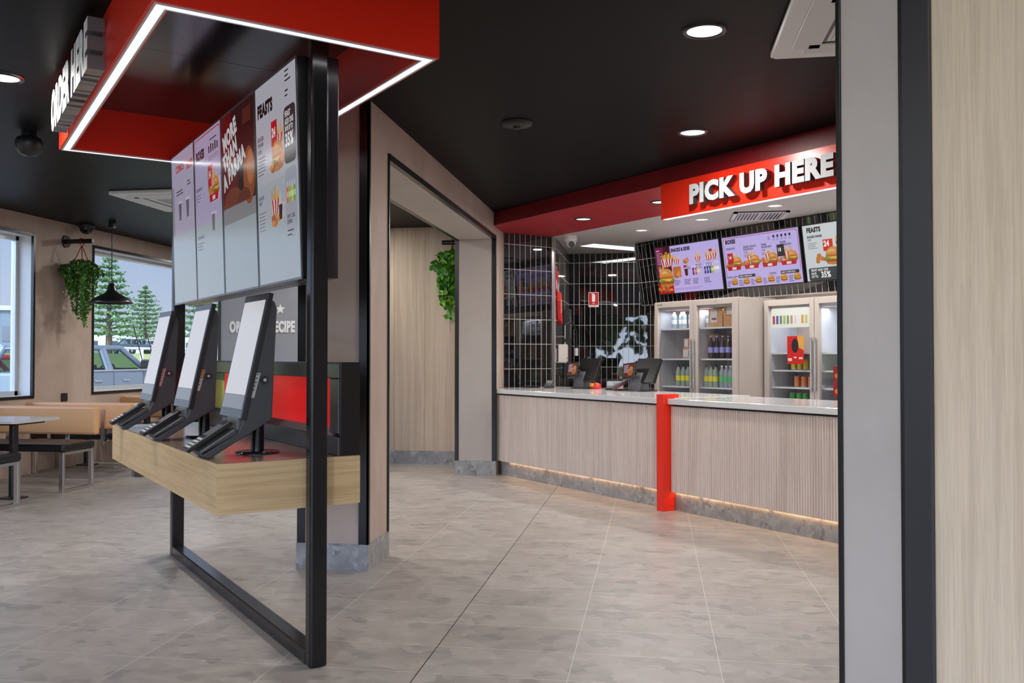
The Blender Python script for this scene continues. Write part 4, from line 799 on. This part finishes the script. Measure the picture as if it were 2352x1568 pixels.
# ================================================================== HANGING PLANTS
def bracket(loc, d, ln, label):
    t = thing('plant_bracket', label, 'bracket', loc); dv = Vector(d)
    MB().tube((0, 0, 0), dv*.02, .075, 28).build('wall_plate', BPL, t, bev=.003); MB().tube(dv*.02, dv*ln, .028, 20).build('bar', BPL, t); return t
def leafcloud(mb, n, fn, size, mi_fn):
    for i in range(n):
        p_, s_, up_ = fn(i); a = Vector((random.gauss(0, 1), random.gauss(0, 1), random.gauss(0, .6)+up_)).normalized(); b = a.orthogonal().normalized(); b = Matrix.Rotation(random.uniform(0, 6.3), 3, a) @ b; c_ = a.cross(b); k = size*s_*random.uniform(.7, 1.2)
        p_ = Vector(p_); q = [p_, p_+(b*.5+c_*.38+a*.08)*k, p_+(b*1.0)*k, p_+(b*.5-c_*.38+a*.08)*k, p_+(b*.9+c_*.2)*k, p_+(b*.9-c_*.2)*k, p_+(b*.15+c_*.28)*k, p_+(b*.15-c_*.28)*k]
        mb.add([q[0], q[6], q[1], q[4], q[2], q[5], q[3], q[7]], [(0, 1, 2, 3, 4), (0, 4, 5, 6, 7)], mi_fn(p_), True)
def hanging(loc, R, ztop, zbot, label, leaf, n, drop, potz, cordtop, mats, seed):
    random.seed(seed); t = thing('hanging_plant', label, 'plant', loc, 0, 'hanging plants')
    MB().lathe([(.0001, potz-.16), (.07, potz-.16), (.10, potz-.1), (.115, potz), (.105, potz), (.09, potz-.02), (.0001, potz-.02)], n=24).build('pot', mat('woven_pot', (.22, .19, .18), .8), t)
    m = MB()
    for a in (0, 2.1, 4.2): m.path([(0, 0, cordtop-.05), (.1*math.cos(a), .1*math.sin(a), potz)], .005, 6)
    m.path([(.0, .032, cordtop-.05), (0, .032, cordtop+.033), (0, -.032, cordtop+.033), (0, -.032, cordtop-.05)], .006, 6)
    m.build('cord', CORD, t); m = MB(); strands = []
    for k in range(42):
        a = random.uniform(0, 2*PI); rr = random.uniform(.3, 1)*R; ln = drop*random.uniform(.35, 1)*(1.0 if random.random() < .7 else .6); strands.append((a, rr, ln))
    def fn(i):
        if i % 3 == 0:
            th = random.uniform(0, 2*PI); ph = random.uniform(0, 1); return ((R*ph*math.cos(th), R*ph*math.sin(th), ztop-.02-.10*ph*ph-random.uniform(0, .10)), 1, .8)
        a, rr, ln = random.choice(strands); s_ = random.random(); q = min(1, s_*3); taper = 1-.45*s_; return (((.35+.65*q)*rr*math.cos(a)*taper+random.gauss(0, .01), (.35+.65*q)*rr*math.sin(a)*taper+random.gauss(0, .01), potz+.02-ln*s_), .9, .1)
    leafcloud(m, n, fn, leaf, lambda p_: random.choices([0, 1, 2], [5, 2+4*max(0, (potz-.2-p_.z)), 3])[0]); m.build('foliage', mats, t, recalc=False)
    m = MB()
    for a, rr, ln in strands[:26]: m.path([(rr*.3*math.cos(a), rr*.3*math.sin(a), potz), (rr*math.cos(a), rr*math.sin(a), potz-.03), (rr*.8*math.cos(a), rr*.8*math.sin(a), potz-ln*.5), (rr*.55*math.cos(a), rr*.55*math.sin(a), potz-ln)], .0025, 4)
    m.build('stems', LEAF, t)
bracket((XW, 10.04, 2.77), (1, 0, 0), .37, 'black round bracket bar on the beige wall between windows')
hanging((-6.93, 10.04, 0), .25, 2.55, 1.76, 'trailing green plant in dark pot hanging beside the far window',   .033, 4600, .80, 2.50, 2.77, [LEAF, LEAF2, LEAF3], 3)
bracket((XB-.002, 10.86, 2.77), (-1, 0, 0), .34, 'black bracket bar behind the far arch column')
hanging((-2.47, 10.86, 0), .23, 2.66, 1.80, 'bright leafy plant hanging behind the arch by the timber wall', .085, 900, .85, 2.50, 2.77, [mat('bright_leaf', (.10, .38, .03), .4), mat('lime_leaf', (.26, .50, .05), .4), mat('deep_leaf', (.03, .15, .02), .45)], 5)
# pendant lamp
def pendant(x, y, label):
    t = thing('pendant_lamp', label, 'lamp', (x, y, 0)); MB().box(-.03, .03, -.03, .03, 2.92, 2.999).build('ceiling_mount', BPL, t); MB().tube((0, 0, 2.24), (0, 0, 2.92), .006, 8).build('cable', BPL, t)
    MB().lathe([(.0001, 2.25), (.025, 2.245), (.04, 2.215), (.05, 2.17), (.075, 2.13), (.13, 2.10), (.19, 2.065), (.23, 2.03), (.245, 2.005), (.24, 2.0), (.225, 2.025), (.18, 2.06), (.12, 2.09), (.05, 2.13), (.0001, 2.13)], n=40).build('lamp_shade', mat('shade_black', (.012, .012, .013), .3), t)
    m = MB(); m.lathe([(.035*math.sin(a), -.035*math.cos(a)) for a in [k*PI/10 for k in range(1, 11)]], n=16, cz=2.09); m.build('bulb', mat('bulb', (.9, .9, .9), .4, emit=(1, .85, .6), es=2), t)
pendant(-6.5, 10.0, 'black dome pendant lamp hanging over the far dining table')
t = thing('wall_socket', 'small black power outlet on the beige wall above the booths', 'outlet', (XW, 10.03, .81)); MB().box(0, .02, -.05, .05, 0, .10).build('plate', BPL, t, bev=.003)

# ================================================================== BOOTHS
def bench(yf, yb, label, back=True, backY=None, xr=-5.79):
    # seat between yf and yb; frames of steel tube
    ya, yb2 = min(yf, yb), max(yf, yb); t = thing('booth_bench', label, 'bench', (xr, 0, 0), 0, 'dining booth benches')
    MB().box(-1.33, 0, ya, yb2, .405, .485).build('seat', BLKL, t, bev=.02)
    for x in (-.052, -1.30):
        s_ = .024
        MB().box(x, x+.045, ya+.01, ya+.01+.035, 0, .404).box(x, x+.045, yb2-.045, yb2-.01, 0, .404).box(x, x+.045, ya+.045, yb2-.045, .0, .028).box(x, x+.045, ya+.045, yb2-.045, .376, .404).build('leg_frame', CHROME, t, bev=.003)
    if back:
        MB().box(-1.335, .0, min(backY), max(backY), .535, .832).build('backrest', TANL, t, bev=.025)
        ym = (backY[0]+backY[1])/2; ye = yb2 if abs(yb2-ym) < abs(ya-ym) else ya
        for x in (-.35, -1.05): MB().box(x-.02, x+.02, min(ym, ye)-.006, max(ym, ye)+.006, .40, .414).box(x-.02, x+.02, ym-.006, ym+.006, .40, .56).build('back_bracket', CHR2, t)
        MB().box(-.37, -.33, (min(backY)-.012), (min(backY)-.001), .36, .76).build('back_strap', CHROME, t) if ym < (ya+yb2)/2 else None
    return t
bench(6.90, 7.42, 'black seat booth bench at the left edge nearest the camera', True, (6.82, 6.90), -5.70)
bench(8.12, 8.64, 'black seat booth bench with tan backrest behind the nearest white table', True, (8.64, 8.72))
bench(9.44, 9.92, 'black booth bench with tan backrest facing away, beside the chrome strap', True, (9.36, 9.44), -5.83)
bench(10.75, 11.2, 'tan-backed booth bench beyond the far white table', True, (11.2, 11.28), -6.0)
bench(12.2, 12.7, 'black booth bench farthest along the window wall', True, (12.12, 12.2), -6.0)
def table(y0, y1, label, xr=-5.79):
    t = thing('dining_table', label, 'table', (xr, 0, 0), 0, 'white dining tables'); MB().prism([(-1.33, y0), (-.04, y0), (0, y0+.04), (0, y1-.04), (-.04, y1), (-1.33, y1)], 'z', .735, .762).build('table_top', LAM, t, bev=.002)
    MB().box(-1.25, -.1, y0+.12, y1-.12, .712, .734).build('under_frame', BPL, t)
    ym = (y0+y1)/2
    for x in (-.27, -1.08): MB().tube((x, ym, .02), (x, ym, .712), .04, 20).build('post', BPL, t); MB().box(x-.10, x+.10, ym-.08, ym+.08, 0, .012).build('base', BPL, t)
table(7.44, 8.1, 'white laminate table with black post at the left edge, nearest'); table(10.0, 10.65, 'white laminate table in the far booth below the pendant', -5.95)
o = MB().box(0, .10, 0, .10, 0, .06).build('floor_box', mat('box_dark', (.1, .09, .085), .6), loc=(-5.80, 9.37, 0)); tag(o, 'small dark foot block on the floor left of the kiosk table', 'block')

# ================================================================== OUTSIDE
GRASS = plaster('grass', (.38, .42, .14), (.30, .36, .10), .9); ROAD = mat('asphalt', (.16, .16, .165), .85); PAVE = mat('concrete_paving', (.38, .37, .35), .8)
m = MB().box(-14.2, -7.42, -40, 60, -.25, -.05).box(-7.42, 40, -40, -4.4, -.25, -.05); struct(m.build('ground_paving', PAVE))
m = MB().add([(-14.2, -40, -.06), (-34, -40, 1.55), (-34, 90, 1.55), (-14.2, 90, -.06)], [(0, 1, 2, 3)]); o = m.build('lawn', GRASS); struct(o)
m = MB().add([(-34, -40, 1.55), (-44, -40, 1.62), (-44, 140, 1.62), (-34, 140, 1.55)], [(0, 1, 2, 3)]); struct(m.build('road', ROAD))
m = MB().add([(-44, -40, 1.62), (-160, -40, 2.6), (-160, 260, 2.6), (-44, 260, 1.62)], [(0, 1, 2, 3)]); struct(m.build('far_ground', GRASS))
m = MB().add([(-60, -40, -.06), (60, -40, -.06), (60, -90, .2), (-60, -90, .2)], [(0, 1, 2, 3)]); struct(m.build('far_paving', GRASS))
def rail():
    t = thing('white_rail', 'long white pipe railing running along the lawn outside', 'railing', (-13.6, 0, 0)); MB().tube((0, 2, 1.58), (0, 34, 1.58), .035, 10).build('top_rail', WHITE, t)
    for y in (3, 9.5, 16, 22.3, 28): MB().tube((0, y, -.06), (0, y, 1.58), .045, 10).build('rail_post', WHITE, t)
rail()
def pine(x, y, z, h, R, label, seed):
    random.seed(seed); t = thing('norfolk_pine', label, 'tree', (x, y, z), 0, 'pine trees across the road'); MB().tube((0, 0, 0), (0, 0, h), .38*h/11, 12, r2=.04).build('trunk', mat('bark', (.14, .10, .075), .9), t)
    m = MB(); pts = []
    nt = 13
    for k in range(nt):
        f = k/(nt-1); zz = h*(.20+.78*f); rr = R*(1-f)**.75+.25; nb = 9
        for b in range(nb):
            a = 2*PI*b/nb+random.uniform(-.25, .25); r2 = rr*random.uniform(.8, 1.1)
            for s_ in range(int(34+50*(1-f))): q = random.uniform(.12, 1); pts.append((q*r2*math.cos(a+random.gauss(0, .10)), q*r2*math.sin(a+random.gauss(0, .10)), zz-.10*q*rr+.28*q**2*rr*.6+random.gauss(0, .07)))
    leafcloud(m, len(pts), lambda i: (pts[i], 1, 2.0), (.30*h/11), lambda p_: random.choices([0, 1], [3, 2])[0]); m.build('foliage', [mat('pine_green', (.13, .25, .12), .6), mat('pine_light', (.22, .36, .17), .6)], t, recalc=False)
def at(px, d):  # direction of a photo column at distance d
    a = math.atan((px-1176)/2065)-math.radians(9); return (d*math.sin(a), d*math.cos(a))
for (px, d, h, R, l, sd) in [(333, 130, 9.0, 3.6, 'Norfolk pine with tiered branches behind the parked ute, right one', 1), (250, 118, 12.2, 3.6, 'taller Norfolk pine behind the pendant lamp', 2), (470, 112, 11, 4, 'Norfolk pine across the road glimpsed behind the kiosks', 4)]:
    x, y = at(px, d); pine(x, y, 1.62+(-44-x)*.00845, h, R, l, sd)
for k in range(11):
    random.seed(40+k); x = -40+k*9.0; y = -24-random.uniform(0, 5); t = thing('street_tree', 'leafy tree outside behind the photographer, seen only in reflections', 'tree', (x, y, -.06), 0, 'trees behind the camera'); MB().tube((0, 0, 0), (0, 0, 2.5), .2, 8).build('trunk', mat('bark'), t)
    m = MB(); leafcloud(m, 500, lambda i: ((random.gauss(0, 1.3), random.gauss(0, 1.3), 3.4+random.gauss(0, 1.0)), 1, .5), .9, lambda p_: 0); m.build('foliage', [mat('street_green', (.12, .24, .06), .6)], t, recalc=False)
def building(px, d, wd_, h, label, cl, z=1.8):
    x, y = at(px, d); t = thing('building', label, 'building', (x, y, z), math.radians(30)); MB().box(-wd_/2, wd_/2, 0, 8, 0, h).build('walls', mat('bld_%d' % int(px), cl, .8), t); MB().box(-wd_/2-.3, wd_/2+.3, -.3, 8.3, h, h+.4).build('roof', mat('roof_grey', (.35, .36, .38), .7), t)
    n = int(wd_/3)
    for i in range(n): MB().box(-wd_/2+1+i*3, -wd_/2+2.6+i*3, -.06, .0, .9, 2.2).build('window', mat('far_glass', (.05, .06, .08), .1), t)
building(262, 160, 22, 3.4, 'low grey building behind the pine trees', (.42, .44, .47)); building(-150, 90, 16, 3.6, 'blue-grey two-storey building seen through the left window', (.12, .15, .19)); building(372, 175, 18, 4.0, 'white shed behind the right pine tree', (.6, .6, .6))
# cars
def car(x, y, z, rz, paint, label, kind='ute', det=True, cat='car'):
    t = thing('parked_ute' if kind == 'ute' else 'parked_car', label, cat, (x, y, z), rz)
    # local: +y forward, +x side facing the shop
    hw = .9; roof = 1.64 if kind == 'ute' else 1.45; sill = 1.13 if kind == 'ute' else .95
    tail = -2.7 if kind == 'ute' else -2.1; nose = 2.5 if kind == 'ute' else 2.1
    MB().prism([(tail, .42), (nose, .42), (nose+.12, .62), (nose+.02, sill-.14), (1.35, sill), (-1.45, sill), (tail, sill-(.0 if kind == 'ute' else .1))], 'x', -hw, hw).build('body', paint, t, bev=.06)
    yb, yf = (-1.45, 1.35); rb, rf = (-1.20, .50)
    MB().prism([(rb, roof-.06), (rb+.15, roof), (rf-.15, roof), (rf+.1, roof-.06), (rf+.05, roof-.09), (rb, roof-.09)], 'x', -.72, .72).build('roof', paint, t, bev=.02)
    for sx in (-1, 1):
        m = MB()
        def bar(p, q, r=.035): m.tube(p, q, r, 8)
        for (ya, yb_, r) in ((yf-.05, rf+.05, .06), (-.02, -.08, .07), (-.12, -.16, .05), (-1.38, rb+.03, .08)): bar((sx*.85, ya, sill-.02), (sx*.70, yb_, roof-.05), r)
        bar((sx*.70, rb, roof-.05), (sx*.70, rf+.05, roof-.05), .055); m.build('pillar', paint, t)
        MB().add([(sx*.85, -1.4, sill), (sx*.85, yf, sill), (sx*.70, rf+.05, roof-.06), (sx*.70, rb, roof-.06)], [(0, 1, 2, 3)]).build('side_window', CARGL, t)
    MB().add([(-.85, yf, sill), (.85, yf, sill), (.70, rf+.05, roof-.06), (-.70, rf+.05, roof-.06)], [(0, 1, 2, 3)]).build('windscreen', CARGL, t)
    TY = mat('tyre', (.02, .02, .02), .8)
    for sx in (-1, 1):
        for yy in (-1.65, 1.6): m = MB().tube((sx*.70, yy, .36), (sx*.92, yy, .36), .36, 24); wl = m.build('wheel', TY, t); MB().tube((sx*.90, yy, .36), (sx*.93, yy, .36), .21, 20).build('hub', CHROME, wl)
    if det:
        for yy in (.68, -.28): MB().box(.905, .93, yy-.35, yy-.13, sill-.22, sill-.185).build('door_handle', CHR2, t, bev=.008)
        for yy in (.02, 1.1, -1.3): MB().box(.8985, .9025, yy-.006, yy+.006, .5, sill-.03).build('door_seam', BLK, t)
        MB().box(.86, .91, -1.4, 1.3, sill-.015, sill+.015).build('chrome_strip', CHR2, t)
        MB().box(.9, 1.1, .98, 1.14, sill+.02, sill+.22).build('side_mirror', BPL, t, bev=.03)
        m = MB(); 
        for k in range(20): a, b = 2*PI*k/20, 2*PI*(k+1)/20; m.tube((.35+.18*math.cos(a), .62+.06*math.sin(a), sill-.03+.17*math.sin(a)), (.35+.18*math.cos(b), .62+.06*math.sin(b), sill-.03+.17*math.sin(b)), .016, 6)
        m.build('steering_wheel', BPL, t); MB().box(-.7, .7, .8, 1.25, sill-.1, sill+.04).build('dashboard', BPL, t, bev=.03)
        for sx in (-.38, .38):
            for yy in (-.12, -.95): MB().box(sx-.24, sx+.24, yy-.12, yy, .8, sill+.12).box(sx-.12, sx+.12, yy-.10, yy-.02, sill+.12, sill+.34).build('seat', mat('seat_dark', (.03, .03, .035), .7), t, bev=.03)
    return t
CP = mat('silver_blue_paint', (.20, .255, .31), .25, .3, coat=1)
car(-11.9, 17.0, -.05, 0, CP, 'silver blue dual cab ute parked outside the far window')
t = thing('stay_poles', 'pair of thin dark stay poles leaning above the ute bonnet', 'poles', (-13.2, 21.4, 0)); MB().tube((0, .9, -.06), (0, -.17, 2.2), .014, 8).build('pole', BPL, t); MB().tube((-.25, 1.9, -.06), (-.25, .75, 2.25), .014, 8).build('pole', BPL, t)
x, y = at(338, 100); car(x, y, 1.62+(-44-x)*.00845, math.radians(60), mat('white_paint_car', (.7, .7, .7), .3), 'white hatchback parked across the road', 'car', False)
x, y = at(304, 96); car(x, y, 1.62+(-44-x)*.00845, math.radians(60), mat('dark_paint_car', (.05, .07, .10), .3), 'dark hatchback parked across the road by the pine', 'car', False)
x, y = at(12, 24); car(x, y, -.05, 0, mat('red_paint_car', (.6, .02, .05), .3), 'red and white car at the left edge outside the near window', 'car', False)
bpy.data.materials.remove(FLM)
